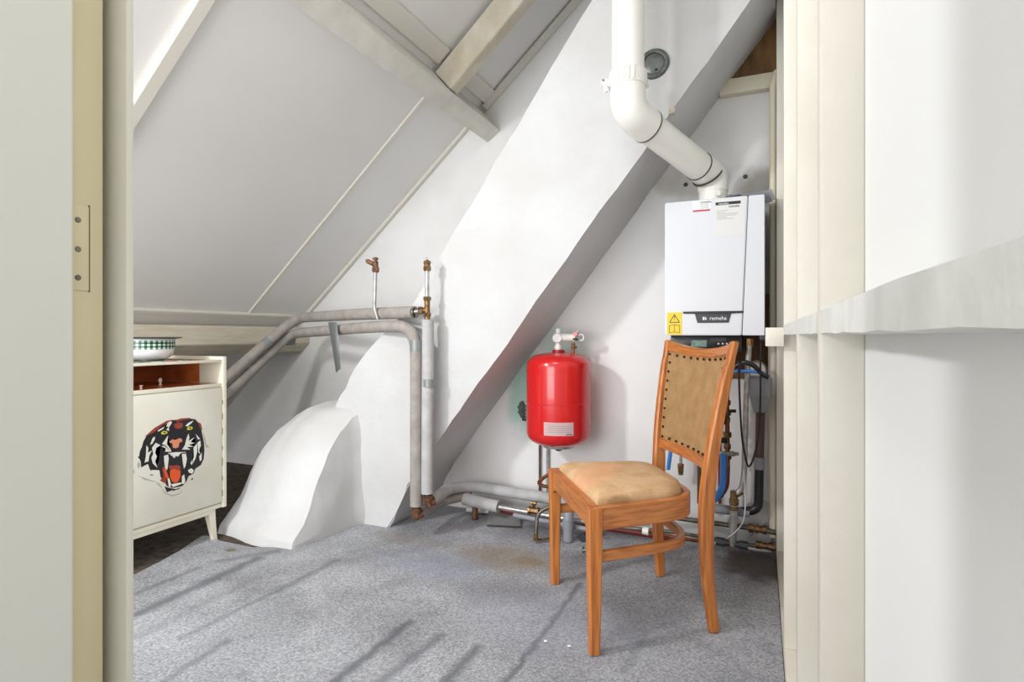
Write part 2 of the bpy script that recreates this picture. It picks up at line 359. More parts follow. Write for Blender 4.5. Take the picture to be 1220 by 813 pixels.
# ceiling boards with a roof-window opening behind the camera's left
def slab(bm, x0, x1, y0, y1, t=.03, off=0.0):
    P = lambda X, o2: Vector((X, 0, roofz(X)))+RN*o2
    a = [P(x0, off), P(x1, off), P(x1, off+t), P(x0, off+t)]
    prism(bm, [(p.x, p.z) for p in a], 'y', y0, y1)
bm = BM()
SX0, SX1, SY0, SY1 = -2.65, -1.9, -.15, .65
slab(bm, -4.6, .35, SY1, 3.5); slab(bm, -4.6, SX0, SY0, SY1); slab(bm, SX1, .35, SY0, SY1); slab(bm, -4.6, .35, -1.3, SY0)
obj('ceiling', bm, M['ceiling'], smooth=False, kind='structure')
# roof window frame round the opening
bm = BM()
def rp(X, y, o2): q = Vector((X, y, roofz(X)))+RN*o2; return q
for (a, c) in (((SX0, SY0), (SX1, SY0)), ((SX0, SY1), (SX1, SY1)), ((SX0, SY0), (SX0, SY1)), ((SX1, SY0), (SX1, SY1)), ):
    bar(bm, rp(a[0], a[1], 0), rp(c[0], c[1], 0), .06, .08, up=RN)
obj('window_1', bm, M['trimw'], smooth=False, kind='structure')
# battens on the boards
def ray_roof(px, py):
    r = ray(px, py); t = (4.072-H)/(r.z-.887*r.x); return Vector((r.x*t, r.y*t, H+r.z*t))
tn = 1
def slope_batten(y, x0, x1, w, d, m, name=None):
    global tn
    bm = BM(); bar(bm, rp(x0, y, -d/2+.002), rp(x1, y, -d/2+.002), w, d, up=RN, bev=.002)
    o = obj('trim_%d' % tn, bm, m, kind='structure'); tn += 1; return o
PX = -1.64   # purlin line
yb = (ray_roof(498, 122).y+ray_roof(300, 372).y)/2
slope_batten(yb, -3.24, -1.72, .028, .012, M['trimw'])
slope_batten(YG-.02, -3.24, -1.72, .03, .022, M['trimw'])
yn = (ray_roof(160, 132).y+ray_roof(230, 8).y)/2
slope_batten(yn, -3.24, -1.72, .055, .035, M['trimw'])
# bottom trim and wall plate
bm = BM(); bar(bm, rp(-3.235, 1.0, -.012), rp(-3.235, YG, -.012), .028, .024, up=RN, bev=.003)
obj('trim_%d' % tn, bm, M['trimw'], kind='structure'); tn += 1
bm = BM()
za = onX(300, 389, -3.2).z; zb = onX(300, 410, -3.2).z; zc = onX(300, 421, -3.26).z
prism(bm, [(-3.2, za), (-3.2, zb), (-3.27, zc), (-3.36, zc), (-3.36, za)], 'y', .6, YG, bev=.003)
pl = obj('wall_plate_beam', bm, M['plate'])
tag(pl, 'cream painted horizontal timber beam running under the sloping ceiling boards at left', 'beam')
# purlin
B = onY(581, 170, YG); A = B+Vector((math.cos(math.radians(36)), 0, math.sin(math.radians(36))))*.115
up = Vector((-math.sin(RA), 0, math.cos(RA)))
bm = BM()
prism(bm, [(A.x, A.z), (B.x, B.z), (B.x+up.x*.21, B.z+up.z*.21), (A.x+up.x*.2, A.z+up.z*.2)], 'y', -.3, YG, bev=.004)
o = obj('purlin_beam', bm, M['purlin']); tag(o, 'long grey-white roof purlin crossing the sloping ceiling to the back wall', 'beam')
# trim boards just above the purlin
S0 = A+up*.2
bm = BM()
xx = S0.x+.075
bar(bm, rp(xx, .3, -.01), rp(xx, 2.78, -.01), .10, .02, up=RN, bev=.002)
obj('trim_%d' % tn, bm, M['ctrim'], kind='structure'); tn += 1
bm = BM(); bar(bm, rp(xx, 2.87, -.01), rp(xx, YG-.03, -.01), .10, .02, up=RN, bev=.002)
obj('trim_%d' % tn, bm, M['ctrim'], kind='structure'); tn += 1
bm = BM(); bar(bm, rp(S0.x+.02, YG-.035, -.02), rp(.2, YG-.035, -.02), .06, .02, up=RN, bev=.002)
obj('trim_%d' % tn, bm, M['ctrim'], kind='structure'); tn += 1
# rafter above the purlin
bm = BM()
bar(bm, Vector((A.x-.01, 2.825, A.z+.02))+up*.075, Vector((A.x-.01, 2.825, A.z+.02))+up*.075+RD*2.2, .085, .15, up=RN, bev=.004)
o = obj('rafter_beam', bm, M['rafter']); tag(o, 'thick yellowed white rafter rising from the purlin toward the ridge', 'beam')
# right-hand stud partition
bm = BM(); box(bm, .118, .15, -1.2, 3.2, -.02, 4.1); obj('wall_right', bm, M['panel'], smooth=False, kind='structure')
bm = BM(); box(bm, .07, .118, -1.2, YW-.01, -.008, .045, bev=.003); obj('baseboard_right', bm, M['stud'], kind='structure')
labs = ['nearest cream painted wall stud with broad shaded side at right', 'second cream wall stud, between the nearest stud and the far stud',
        'far cream wall stud whose left edge borders the boiler room corner', 'cream corner stud beside the ivory riser pipe at the back wall']
for (y0, y1), lb in zip(((.815, .86), (1.30, 1.345), (2.03, 2.075), (2.93, 2.975)), labs):
    bm = BM(); box(bm, .07, .118, y0, y1, .045, 4.0, bev=.0025); o = obj('wall_stud', bm, M['stud']); tag(o, lb, 'wall stud', 'studs of the right partition')
# noggins between studs
def noggin(y0, y1, lb, n=8, t0=.031, t1=.031):
    bm = BM(); vs = []
    for i in range(n+1):
        f = i/n; y = y0+(y1-y0)*f; top = H+t0+(t1-t0)*min(1, f*1.5); bot = H+.0028+.0008*math.sin(i*2.3)
        vs.append([bm.verts.new(p) for p in ((.0695, y, bot), (.0695, y, top), (.118, y, top-.004), (.118, y, bot-.001))])
    for a, c in zip(vs, vs[1:]):
        for k in range(4): bm.faces.new((a[k], a[(k+1) % 4], c[(k+1) % 4], c[k]))
    bm.faces.new(vs[0]); bm.faces.new(vs[-1][::-1])
    o = obj('noggin_rail', bm, M['noggin'], smooth=False); tag(o, lb, 'rail', 'noggins of the right partition')
noggin(-.5, .815, 'long white cross rail nearest the viewer between wall studs at right', n=24, t0=.016, t1=.0315)
noggin(.86, 1.30, 'short white cross rail between the nearest and second wall studs', t0=.031, t1=.033)
noggin(1.345, 2.03, 'thin white cross rail between the second and far wall studs', t0=.033, t1=.033)
bm = BM(); a = onY(912, 390.5, 2.0); c = onY(934.5, 413, 2.0); box(bm, a.x, .0695, 2.0, 2.06, c.z, a.z, bev=.002)
o = obj('timber_block', bm, M['stud']); tag(o, 'small square cream timber block end fixed to the far wall stud', 'block')
# ------------------------------------------------------------------ door and frame at left
bm = BM(); box(bm, -.72, -.62,   .26, .371, -.008, 2.4, bev=.0015)
fr = obj('trim_%d' % tn, bm, M['jamb'], kind='structure'); tn += 1
bm = BM(); box(bm, -.72, -.640, .371, .3815, -.008, 2.4); obj('trim_%d' % tn, bm, M['groove'], kind='structure', smooth=False); tn += 1
bm = BM(); box(bm, -.72, -.600, .3815, .3895, -.008, 2.4, bev=.0015); obj('trim_%d' % tn, bm, M['stop'], kind='structure'); tn += 1
bm = BM(); box(bm, -.645, -.605, -.5, .336, 0.0, 2.1, bev=.004, seg=3); obj('door_1', bm, M['door'], kind='structure')
hz0, hz1 = onX(105, 347, -.62).z, onX(105, 247, -.62).z
bm = BM(); box(bm, -.6215, -.6185, .325, onX(105, 300, -.62).y, hz0, hz1, bev=.0006)
hg = obj('hinge_plate', bm, M['jamb']); tag(hg, 'painted-over steel hinge plate let into the yellowed door jamb', 'hinge')
WL[hg.name] = hg.location.copy()
for sy in (262, 297, 331):
    p = onX(93, sy, -.6185); mlathe('screw', [(0, .0012), (.0022, .001), (.003, 0)], p, M['dullsteel'], hg, axis=(1, 0, 0), seg=12)
bm = BM(); yy = onX(105, 300, -.62).y; box(bm, -.6212, -.6192, yy, yy+.0014, hz0-.001, hz1+.002); obj('edge_gap', bm, M['groove'], hg, smooth=False)
# ------------------------------------------------------------------ carpet
poly = [onZ(160, 684), onZ(190, 669), onZ(215, 655), onZ(230, 645), onZ(240, 638.5), onZ(246, 637.5), onZ(262, 644), onZ(300, 652), onZ(345, 652)]
poly = [Vector((-2.62, -1.2, 0)), Vector((-2.60, 1.2, 0))]+poly+[Vector((-2.12, 2.6, 0)), Vector((-1.95, 2.75, 0)), Vector((-1.9, YW-.01, 0)), Vector((.068, YW-.01, 0)), Vector((.068, -1.2, 0))]
bm = BM(); bm.faces.new([bm.verts.new(p) for p in poly])
for i in range(1, 68):
    bmesh.ops.bisect_plane(bm, geom=bm.verts[:]+bm.edges[:]+bm.faces[:], plane_co=(-2.7+i*.0425, 0, 0), plane_no=(1, 0, 0))
for i in range(1, 100):
    bmesh.ops.bisect_plane(bm, geom=bm.verts[:]+bm.edges[:]+bm.faces[:], plane_co=(0, -1.2+i*.0435, 0), plane_no=(0, 1, 0))
for v in bm.verts:
    n = noise.noise(v.co*2.1); v.co.z = -.003+.003*n
be = [e for e in bm.edges if e.is_boundary]
r = bmesh.ops.extrude_edge_only(bm, edges=be)
for v in [g for g in r['geom'] if isinstance(g, bmesh.types.BMVert)]: v.co.z = -.008
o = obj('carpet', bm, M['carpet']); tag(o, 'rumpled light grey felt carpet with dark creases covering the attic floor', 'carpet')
# ------------------------------------------------------------------ slanting chimney
Lp = [(705-43, 73), (490, 365), (455, 399), (422, 440), (411, 464), (398, 487), (388, 530)]
Lw = [onY(a, c, YC) for a, c in Lp]
top = Lw[0]+(Lw[0]-Lw[1])*.9
foot = Vector((Lw[-1].x-.05, YC, -.008))
Rw = [onY(895, 0, YC), onY(525, 520, YC), onY(487, 576, YC), onY(464, 629, YC)]
Rt = Rw[0]+(Rw[0]-Rw[1])*.38
# make left/right chains of equal count by z level
def interp(ch, z):
    ch = sorted(ch, key=lambda p: p.z)
    for a, c in zip(ch, ch[1:]):
        if a.z <= z <= c.z: f = (z-a.z)/(c.z-a.z); return a.x+(c.x-a.x)*f
    return ch[0].x if z < ch[0].z else ch[-1].x
lc = [top]+Lw+[foot]; rc = [Rt]+Rw+[Vector((Rw[-1].x-.01, YC, -.008))]
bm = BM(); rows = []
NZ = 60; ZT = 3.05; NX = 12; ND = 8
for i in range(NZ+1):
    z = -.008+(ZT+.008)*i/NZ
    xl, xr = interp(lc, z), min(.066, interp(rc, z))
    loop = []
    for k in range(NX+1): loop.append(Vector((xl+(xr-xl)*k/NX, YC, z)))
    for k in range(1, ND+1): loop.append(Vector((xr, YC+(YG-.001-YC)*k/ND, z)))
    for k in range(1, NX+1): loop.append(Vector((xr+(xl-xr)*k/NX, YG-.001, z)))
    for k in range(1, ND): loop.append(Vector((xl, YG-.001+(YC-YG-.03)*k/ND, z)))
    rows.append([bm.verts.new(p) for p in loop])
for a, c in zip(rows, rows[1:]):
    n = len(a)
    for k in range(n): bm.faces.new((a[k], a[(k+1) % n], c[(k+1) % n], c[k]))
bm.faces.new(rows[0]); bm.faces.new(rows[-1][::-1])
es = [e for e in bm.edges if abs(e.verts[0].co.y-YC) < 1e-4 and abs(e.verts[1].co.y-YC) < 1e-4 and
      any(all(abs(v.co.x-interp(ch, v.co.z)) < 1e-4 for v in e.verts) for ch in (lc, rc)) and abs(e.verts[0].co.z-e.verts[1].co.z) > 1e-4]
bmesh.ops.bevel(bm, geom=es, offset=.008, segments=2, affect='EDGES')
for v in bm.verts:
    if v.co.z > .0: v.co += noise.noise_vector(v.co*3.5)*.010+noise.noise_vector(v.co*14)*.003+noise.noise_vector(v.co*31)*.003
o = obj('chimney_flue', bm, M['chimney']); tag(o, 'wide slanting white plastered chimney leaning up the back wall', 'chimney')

# buttress lump
prof = [(2.12, -.008), (2.135, .04), (2.19, .10), (2.24, .21), (2.30, .34), (2.37, .45), (2.46, .55), (2.56, .62), (2.66, .655), (2.80, .66)]
xl = [-2.66, -2.655, -2.64, -2.63, -2.615, -2.60, -2.575, -2.54, -2.50, -2.48]
xr = [-2.11, -2.105, -2.10, -2.10, -2.10, -2.10, -2.095, -2.085, -2.03, -2.02]
bm = BM(); T = []
NXX = 9
for (y, z), a, c in zip(prof, xl, xr):
    T.append([bm.verts.new((a+(c-a)*k/NXX, y+.012*math.sin(k*.9)+.05*(1-k/NXX)**2, z-(.05*max(0, 1-k/2.0)+.03*max(0, 1-(NXX-k)/1.2))*(1 if z > .1 else 0))) for k in range(NXX+1)])
for a, c in zip(T, T[1:]):
    for k in range(NXX): bm.faces.new((a[k], a[k+1], c[k+1], c[k]))
# sides down to the floor
for side in (0, NXX):
    cols = []
    for (row, (y, z)) in zip(T, prof):
        t = row[side]; m_ = 5
        col = [t]+[bm.verts.new((t.co.x+(.035 if side else -.045)*math.sin(math.pi*.5*j/m_)*min(1, z*2.2)*(1 if side else 1.0), t.co.y, t.co.z+(-.008-t.co.z)*j/m_)) for j in range(1, m_+1)] if z > .03 else [t]*6
        cols.append(col)
    for a, c in zip(cols, cols[1:]):
        for j in range(5):
            q = []
            for v in (a[j], a[j+1], c[j+1], c[j]):
                if v not in q: q.append(v)
            if len(q) >= 3:
                try: bm.faces.new(q)
                except ValueError: pass
bmesh.ops.subdivide_edges(bm, edges=bm.edges[:], cuts=2, use_grid_fill=True, smooth=.6)
for v in bm.verts:
    if v.co.z > .01: v.co += noise.noise_vector(v.co*6)*.010
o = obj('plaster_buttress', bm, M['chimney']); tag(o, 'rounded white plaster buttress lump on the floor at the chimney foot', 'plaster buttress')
for p in o.data.polygons: p.use_smooth = True
# ------------------------------------------------------------------ beam and bare boards at the top right of the back wall
a = onY(862, 94, YW-.05); c = onY(926, 112, YW-.05)
bm = BM(); box(bm, a.x-.02, .117, YW-.05, YW, onY(862, 113, YW-.05).z, onY(862, 95, YW-.05).z, bev=.003)
o = obj('wall_beam', bm, M['ivory']); tag(o, 'short yellowed cream beam fixed high on the back wall above the boiler', 'beam')
bm = BM(); z0 = onY(862, 94, YW-.03).z
prism(bm, [(a.x-.02, z0), (.116, z0), (.116, z0+.75), (.35-.1, z0+.9), (a.x+.62, z0+.9)][:4]+[(a.x+.55, z0+.75)] if False else [(a.x-.02, z0), (.116, z0), (.116, z0+.9), (a.x-.02, z0+.9)], 'y', YW-.025, YW)
o = obj('bare_boarding', bm, M['barewood'], smooth=False); tag(o, 'bare brown timber boarding above the cream beam in the top corner', 'boarding')
bm = BM(); p0 = onY(858, 352, YW-.02); p1 = onY(922, 452, YW-.02); box(bm, p0.x, .117, YW-.02, YW-.002, p1.z, p0.z, bev=.002)
o = obj('backing_board', bm, M['barewood'], smooth=False); tag(o, 'brown bare wooden backing board behind the boiler pipes in the corner', 'board')
# ------------------------------------------------------------------ boiler
YB = 2.75
bl = onY(792, 400, YB); br = onY(911, 400, YB); zt = onY(792, 242, YB).z; zb = H+.001
BO = thing('wall_boiler', 'white wall-hung heating boiler with a black display strip, below the flue pipe', 'boiler', ((bl.x+br.x)/2, 2.95, zb))
sx_t, sx_b = onY(891.5, 234, YB).x, onY(884, 402, YB).x
bm = BM(); prism(bm, [(bl.x, zb), (sx_b-.0015, zb), (sx_t-.0015, zt), (bl.x, zt)], 'y', YB, YB+.05, bev=.004); fp = obj('front_panel', bm, M['boiler'], BO)
bm = BM(); prism(bm, [(sx_b+.0015, zb), (br.x, zb), (br.x, zt), (sx_t+.0015, zt)], 'y', YB+.001, YB+.05, bev=.002); obj('side_panel', bm, M['boiler'], BO)
bm = BM(); box(bm, bl.x+.004, br.x-.003, YB+.03, YW-.025, zb+.002, zt-.002, bev=.003); obj('casing', bm, M['boilergap'], BO)
bm = BM(); box(bm, bl.x+.002, br.x, YB+.05, YW-.022, zt-.012, zt, bev=.003); obj('top_cover', bm, M['boiler'], BO)
def front_poly(pxs, y, m, name, par, t=.0012, z_over=None, **k):
    bm = BM(); q = [onY(a, c, y) for a, c in pxs]; prism(bm, [(p.x, p.z) for p in q], 'y', y-t, y+.0005); return obj(name, bm, m, par, smooth=False, **k)
front_poly([(814, 371.5), (885.5, 370.5), (885.5, 373), (871, 373.8), (868, 384.5), (831, 384.8), (828, 374.2), (814, 374)], YB, M['black'], 'display_strip', fp, t=.004)
ds = front_poly([(830, 375), (869.5, 374.6), (867, 383.5), (832, 383.8)], YB-.004, M['darkgrey'], 'logo_plate', fp, t=.001)
p = onY(855.5, 379.4, YB-.0055); text_mesh('logo_lettering', 'remeha', p, .024, M['white'], fp)
p = onY(839.5, 379.6, YB-.0055); bm = BM()
box(bm, p.x-.0085, p.x-.001, p.y-.0005, p.y+.0005, p.z-.007, p.z+.007); box(bm, p.x+.001, p.x+.004, p.y-.0005, p.y+.0005, p.z-.007, p.z+.007); box(bm, p.x+.006, p.x+.0085, p.y-.0005, p.y+.0005, p.z-.007, p.z+.003)
obj('logo_mark', bm, M['white'], fp, smooth=False)
ys = YB-.0006
wst = front_poly([(794.8, 372.6), (812.6, 372.2), (812.6, 399), (794.8, 399)], YB, M['yellow'], 'warning_sticker', fp, t=.001)
def strip_loop(pts, w, y):
    bm = BM()
    for a, c in zip(pts, pts[1:]+pts[:1]):
        a = onY(*a, y); c = onY(*c, y); bar(bm, a, c, w, .0006, up=(0, 1, 0))
    return bm
bm = strip_loop([(803.6, 375), (809.5, 384.3), (797.8, 384.4)], .0035, YB-.0013)
a = onY(803.6, 379.0, YB-.0013); box(bm, a.x-.0013, a.x+.0013, a.y-.0003, a.y+.0003, a.z-.006, a.z+.009); box(bm, a.x-.0013, a.x+.0013, a.y-.0003, a.y+.0003, a.z-.013, a.z-.010)
obj('warning_triangle', bm, M['black'], wst if False else fp, smooth=False)
bm = strip_loop([(797.3, 388), (803.6, 387.2), (803.6, 395.8), (797.3, 396.6)], .0022, YB-.0013)
for a, c in (((803.6, 387.2), (809.8, 388)), ((809.8, 388), (809.8, 396.4)), ((809.8, 396.4), (803.6, 395.8))):
    bar(bm, onY(*a, YB-.0013), onY(*c, YB-.0013), .0022, .0006, up=(0, 1, 0))
obj('manual_symbol', bm, M['black'], fp, smooth=False)
# stickers on the upper front
def fq(x0, x1, y0, y1, m, name, t=.0008, off=0.0):
    tl = lambda x, y: (x, y-(x-x0)*.085)
    return front_poly([tl(x0, y0), tl(x1, y0), tl(x1, y1), tl(x0, y1)], YB-off, m, name, fp, t=t)
fq(825, 847, 240.2, 253.5, M['white'], 'maker_sticker')
p = onY(840.5, 240.7, YB-.0015); text_mesh('maker_lettering', 'remeha', p, .016, M['black'], fp)
fq(825.5, 846, 250.8, 253.0, M['redbar'], 'red_band', off=.001)
bm = BM()
for k in range(4):
    a = onY(834.5, 243.6+k*1.6, YB-.0012); c = onY(844.5, 242.8+k*1.6, YB-.0012); bar(bm, a, c, .0022, .0005, up=(0, 1, 0))
obj('sticker_print', bm, M['greyprint'], fp, smooth=False)
fq(852, 887, 239, 283, M['stickerclear'], 'data_sticker')
fq(852.5, 882.5, 241.6, 245.0, M['black'], 'black_band', off=.001)
p = onY(862, 242.6, YB-.0022); text_mesh('band_lettering', 'remeha', p, .014, M['white'], fp)
p = onY(874.5, 245.6, YB-.002); text_mesh('maker_lettering', 'remeha', p, .015, M['black'], fp)
bm = BM()
for k, ln in enumerate((14, 10, 26, 24, 12, 20)):
    a = onY(854, 251.6+k*2.0, YB-.0012); c = onY(854+ln, 251.6+k*2.0-ln*.085, YB-.0012); bar(bm, a, c, .0022, .0005, up=(0, 1, 0))
obj('sticker_print', bm, M['greyprint'], fp, smooth=False)
# control box underneath
YK = YB+.07
bm = BM(); a = onY(799, 401, YK); c = onY(884, 420, YK); box(bm, a.x, c.x, YK, YW-.03, c.z, zb+.002, bev=.004); cb = obj('control_box', bm, M['black'], BO)
bm = BM(); a = onY(823.5, 405.5, YK); c = onY(842, 413.5, YK); box(bm, a.x, c.x, YK-.002, YK, c.z, a.z); obj('display_screen', bm, mat('display_green', (150, 180, 150), .3, var=(90, 120, 160), vscale=30), cb, smooth=False)
bm = BM(); a = onY(846, 402.5, YK); c = onY(865, 407, YK); box(bm, a.x, c.x, YK-.002, YK, c.z, a.z); obj('label_plate', bm, M['darkgrey'], cb, smooth=False)
for x in (856, 861, 866, 871):
    mlathe('button', [(0, .004), (.0035, .004), (.0045, 0)], onY(x, 409.7, YK), M['white'], cb, axis=(0, -1, 0), seg=12)
bm = BM(); a = onY(905, 399, YB+.01); c = onY(911.5, 405, YB+.01); box(bm, a.x, c.x, YB+.01, YB+.06, c.z-.002, a.z, bev=.002); obj('corner_clip', bm, M['darkgrey'], BO)
# paper on top
PPp = thing('paper_leaflet', 'folded white paper leaflet with blue print lying on top of the boiler', 'paper', (-.05, 2.85, zt))
def sheet(name, pts, m, z, curl, t=.0012):
    bm = BM(); nx, ny = 10, 6; g = []
    for i in range(nx+1):
        r_ = []
        for j in range(ny+1):
            u, w = i/nx, j/ny
            p = (pts[0]*(1-u)+pts[1]*u)*(1-w)+(pts[3]*(1-u)+pts[2]*u)*w
            r_.append(bm.verts.new((p.x, p.y, z+curl*((u-.45)**2*4*.6+.3*(1-w)**2*(1-u)))))
        g.append(r_)
    for i in range(nx):
        for j in range(ny): bm.faces.new((g[i][j], g[i+1][j], g[i+1][j+1], g[i][j+1]))
    bmesh.ops.solidify(bm, geom=bm.faces[:], thickness=t)
    return obj(name, bm, m, PPp)
q = [Vector((-.15, 2.765, 0)), Vector((.035, 2.74, 0)), Vector((.055, 2.95, 0)), Vector((-.09, 2.97, 0))]
sheet('lower_sheet', q, M['paper'], zt+.0025, .004)
sheet('printed_sheet', [v+Vector((.003, .002, 0)) for v in (q[0], q[0].lerp(q[1], .35), q[3].lerp(q[2], .35), q[3])], M['pblue'], zt+.0055, .005, .0006)
sheet('upper_sheet', [v+Vector((.012, -.004, 0)) for v in q], M['paper'], zt+.0075, .010)
# anchors in the wall above the boiler
for (x, y), lb in (((817, 220), 'small dark wall plug left of the flue above the boiler'), ((888, 210.5), 'small dark wall plug right of the flue above the boiler')):
    o = mlathe('wall_plug', [(0, .006), (.008, .006), (.012, 0), (.012, -.004)], onY(x, y, YW), M['darkgrey'], axis=(0, -1, 0), seg=10); tag(o, lb, 'wall plug', 'wall plugs above the boiler')
# ------------------------------------------------------------------ flue pipe
RF = .0655
p_top = Vector((-.494, 2.32, 3.0)); p1 = Vector((-.494, 2.32, 1.965)); p2 = Vector((-.215, 2.84, 1.835)); p3 = Vector((-.2, 2.87, zt+.001))
FL = thing('flue_pipe', 'ivory plastic flue pipe with two elbows rising from the boiler', 'flue pipe', p3)
p3 = Vector((-.205, 2.865, zt+.001)); p2 = Vector((-.205, 2.865, 1.80))
d12 = (p2-p1).normalized()
mtube('vertical_pipe', [p_top, p1+Vector((0, 0, .10))], RF, M['pvc'], FL, seg=36)
mtube('elbow', fillet([p1+Vector((0, 0, .12)), p1, p1+d12*.13], .12, 12), RF+.006, M['pvc'], FL, seg=36)
mtube('sloping_pipe', [p1+d12*.11, p2-d12*.10], RF, M['pvc'], FL, seg=36)
mtube('seal_ring', [p1+d12*.128, p1+d12*.134], RF+.0075, M['seal'], FL, seg=36)
mtube('seal_ring', [p2-d12*.125, p2-d12*.120], RF+.0035, M['seal'], FL, seg=36)
mtube('elbow', fillet([p2-d12*.12, p2, p2+Vector((0, 0, -.07))], .10, 12), RF+.003, M['pvc'], FL, seg=36)
mtube('seal_ring', [p2-d12*.052+Vector((0, 0, -.012)), p2-d12*.047+Vector((0, 0, -.015))], RF+.006, M['seal'], FL, seg=36)
bm = BM(); lathe(bm, [(0, .10), (RF-.004, .10), (RF-.004, .085), (RF, .08), (RF, .012), (RF+.008, .006), (RF+.008, 0), (0, 0)], p3, seg=36); obj('boiler_socket', bm, M['pvc'], FL)
mtube('test_nozzle', [p3+Vector((.02, -RF+.01, .03)), p3+Vector((.028, -RF-.016, .03))], .012, M['pvc'], FL)
# clamp
cz = p1.z+.125
bm = BM(); lathe(bm, [(RF+.001, -.03), (RF+.010, -.03), (RF+.012, -.026), (RF+.012, .026), (RF+.010, .03), (RF+.001, .03)], (p1.x, p1.y, cz), seg=36)
cl = obj('pipe_clamp', bm, M['pvc'], FL)
for ang in (-1.9, -1.6, -1.35, -1.1):
    dd = Vector((math.cos(ang), math.sin(ang), 0)); bm = BM(); q = Vector((p1.x, p1.y, cz))+dd*(RF+.012)
    bar(bm, q+Vector((0, 0, -.026)), q+Vector((0, 0, .026)), .012, .01, up=dd, bev=.002); obj('clamp_rib', bm, M['pvc'], cl)
for s in (-1, 1):
    dd = lv(s*1.0, 0).normalized(); q = Vector((p1.x, p1.y, cz-.012))
    bm = BM(); bar(bm, q+dd*(RF+.006), q+dd*(RF+(.042 if s < 0 else .02)), .02, .03, bev=.003)
    if s < 0:
        e = q+dd*(RF+.04); bar(bm, e+Vector((0, 0, .01)), e+dd*-.02+Vector((0, 0, -.035)), .018, .014, bev=.002)
    lug = obj('clamp_lug', bm, M['pvc'], cl)
    if s < 0: mtube('clamp_screw', [q+dd*(RF+.032)+Vector((0, -.014, .008)), q+dd*(RF+.032)+Vector((0, .02, .008))], .005, M['dullsteel'], lug, seg=8)
# bracket behind the sloping pipe on the chimney edge
for px, py, lb in ((801, 134, 'small broken bracket stub above the sloping flue pipe'), (773, 169, 'small broken bracket stub below the sloping flue pipe')):
    q = onY(px, py, YC); bm = BM(); box(bm, q.x-.014, q.x+.014, YC-.02, YC+.012, q.z-.012, q.z+.012, bev=.004); roughen(bm, .004, 60)
    o = obj('bracket_stub', bm, M['rafter']); tag(o, lb, 'bracket', 'bracket stubs at the chimney edge')
# inspection cap
q = onY(779, 76.5, YC-.003)
CPp = thing('inspection_cap', 'round grey metal flue inspection cap on the slanting chimney, behind the white pipe', 'cap', q)
mlathe('ring', [(.046, .004), (.048, .012), (.052, .014), (.062, .012), (.068, .004), (.068, -.006)], q, M['capgrey'], CPp, axis=(0, -1, 0), seg=40)
mlathe('lid', [(0, .009), (.04, .009), (.046, .005), (.047, -.002)], q, M['capin'], CPp, axis=(0, -1, 0), seg=40)
mlathe('lid_screw', [(0, .004), (.005, .003), (.006, 0)], q+Vector((.012, -.009, -.03)), M['black'], CPp, axis=(0, -1, 0), seg=10)
# ------------------------------------------------------------------ expansion vessel
YV = 2.865; vc = onY(665.5, 480, YV); vx = vc.x
sc_ = lambda py: onY(665.5, py, YV).z
zt1, ztd, zb1, zbd = sc_(437), sc_(420), sc_(513), sc_(531)
RV = .170
V = thing('expansion_vessel', 'round red expansion vessel with a white label hung on the back wall', 'expansion vessel', (vx, YV, zbd-.02))
def dome(r, h, n=10, p=2.6): return [(r*math.cos(t)**(2/p), h*math.sin(t)**(2/p)) for t in [math.pi/2*k/n for k in range(n+1)]]
prof = [(r_, zt1+h_) for r_, h_ in dome(RV, ztd-zt1)][::-1]
prof += [(RV, (zt1+zb1)/2-.012), (RV+.0016, (zt1+zb1)/2-.014), (RV+.0016, (zt1+zb1)/2-.018), (RV, (zt1+zb1)/2-.02)]
prof += [(r_, zb1-h_) for r_, h_ in dome(RV, zb1-zbd)]
prof[0] = (0, prof[0][1]); prof[-1] = (0, prof[-1][1])
bm = BM(); lathe(bm, prof, (vx, YV, 0), seg=64); body = obj('body', bm, M['red'], V)
bm = BM(); lathe(bm, [(.085, zbd+.012), (.082, zbd-.006), (.03, zbd-.012), (.028, zbd-.012), (0, zbd-.012)], (vx, YV, 0), seg=40); obj('bottom_ring', bm, M['steel'], V)
mlathe('bottom_cap', [(.022, zbd-.010), (.022, zbd-.020), (.012, zbd-.028), (0, zbd-.028)], (vx, YV, 0), M['nail'], V, seg=16)
mlathe('neck_ring', [(.034, ztd-.008), (.034, ztd+.010), (.028, ztd+.014), (0, ztd+.014)], (vx, YV, 0), mat('dark_red_collar', (150, 14, 22), .35), V, seg=24)
# label curved on the body
bm = BM(); nA = 12; a0 = None
def angpx(px): # angle on cylinder facing the camera for a pixel column
    best = None
    for k in range(400):
        t = -math.pi+math.pi*k/400; P = Vector((vx+RV*math.cos(t), YV+RV*math.sin(t), 1))
        if (P.x-vx)*P.x+(P.y-YV)*P.y > 0: continue
        lat = P.x*CP+P.y*SP; v = -P.x*SP+P.y*CP; x = 610+F*lat/v
        if best is None or abs(x-px) < best[0]: best = (abs(x-px), t)
    return best[1]
t0, t1 = angpx(648), angpx(683)
def curved(z0, z1, t0, t1, rr, m, name, par):
    bm = BM(); pr = None
    for k in range(nA+1):
        t = t0+(t1-t0)*k/nA; c_ = [bm.verts.new((vx+rr*math.cos(t), YV+rr*math.sin(t), z)) for z in (z0, z1)]
        if pr: bm.faces.new((pr[0], c_[0], c_[1], pr[1]))
        pr = c_
    bmesh.ops.solidify(bm, geom=bm.faces[:], thickness=.0006)
    return obj(name, bm, m, par)
la = sc_(515)+.008; lb_ = sc_(500)+.008
lab = curved(la, lb_, t0, t1, RV+.0012, M['pinkw'], 'label_plate', V)
for k in range(4):
    curved(la+.018+.010*k, la+.0195+.010*k, t0+(t1-t0)*.16, t0+(t1-t0)*(.9-.07*(k % 2)), RV+.0018, M['stickerclear'] if False else M['greyprint'], 'label_print', V)
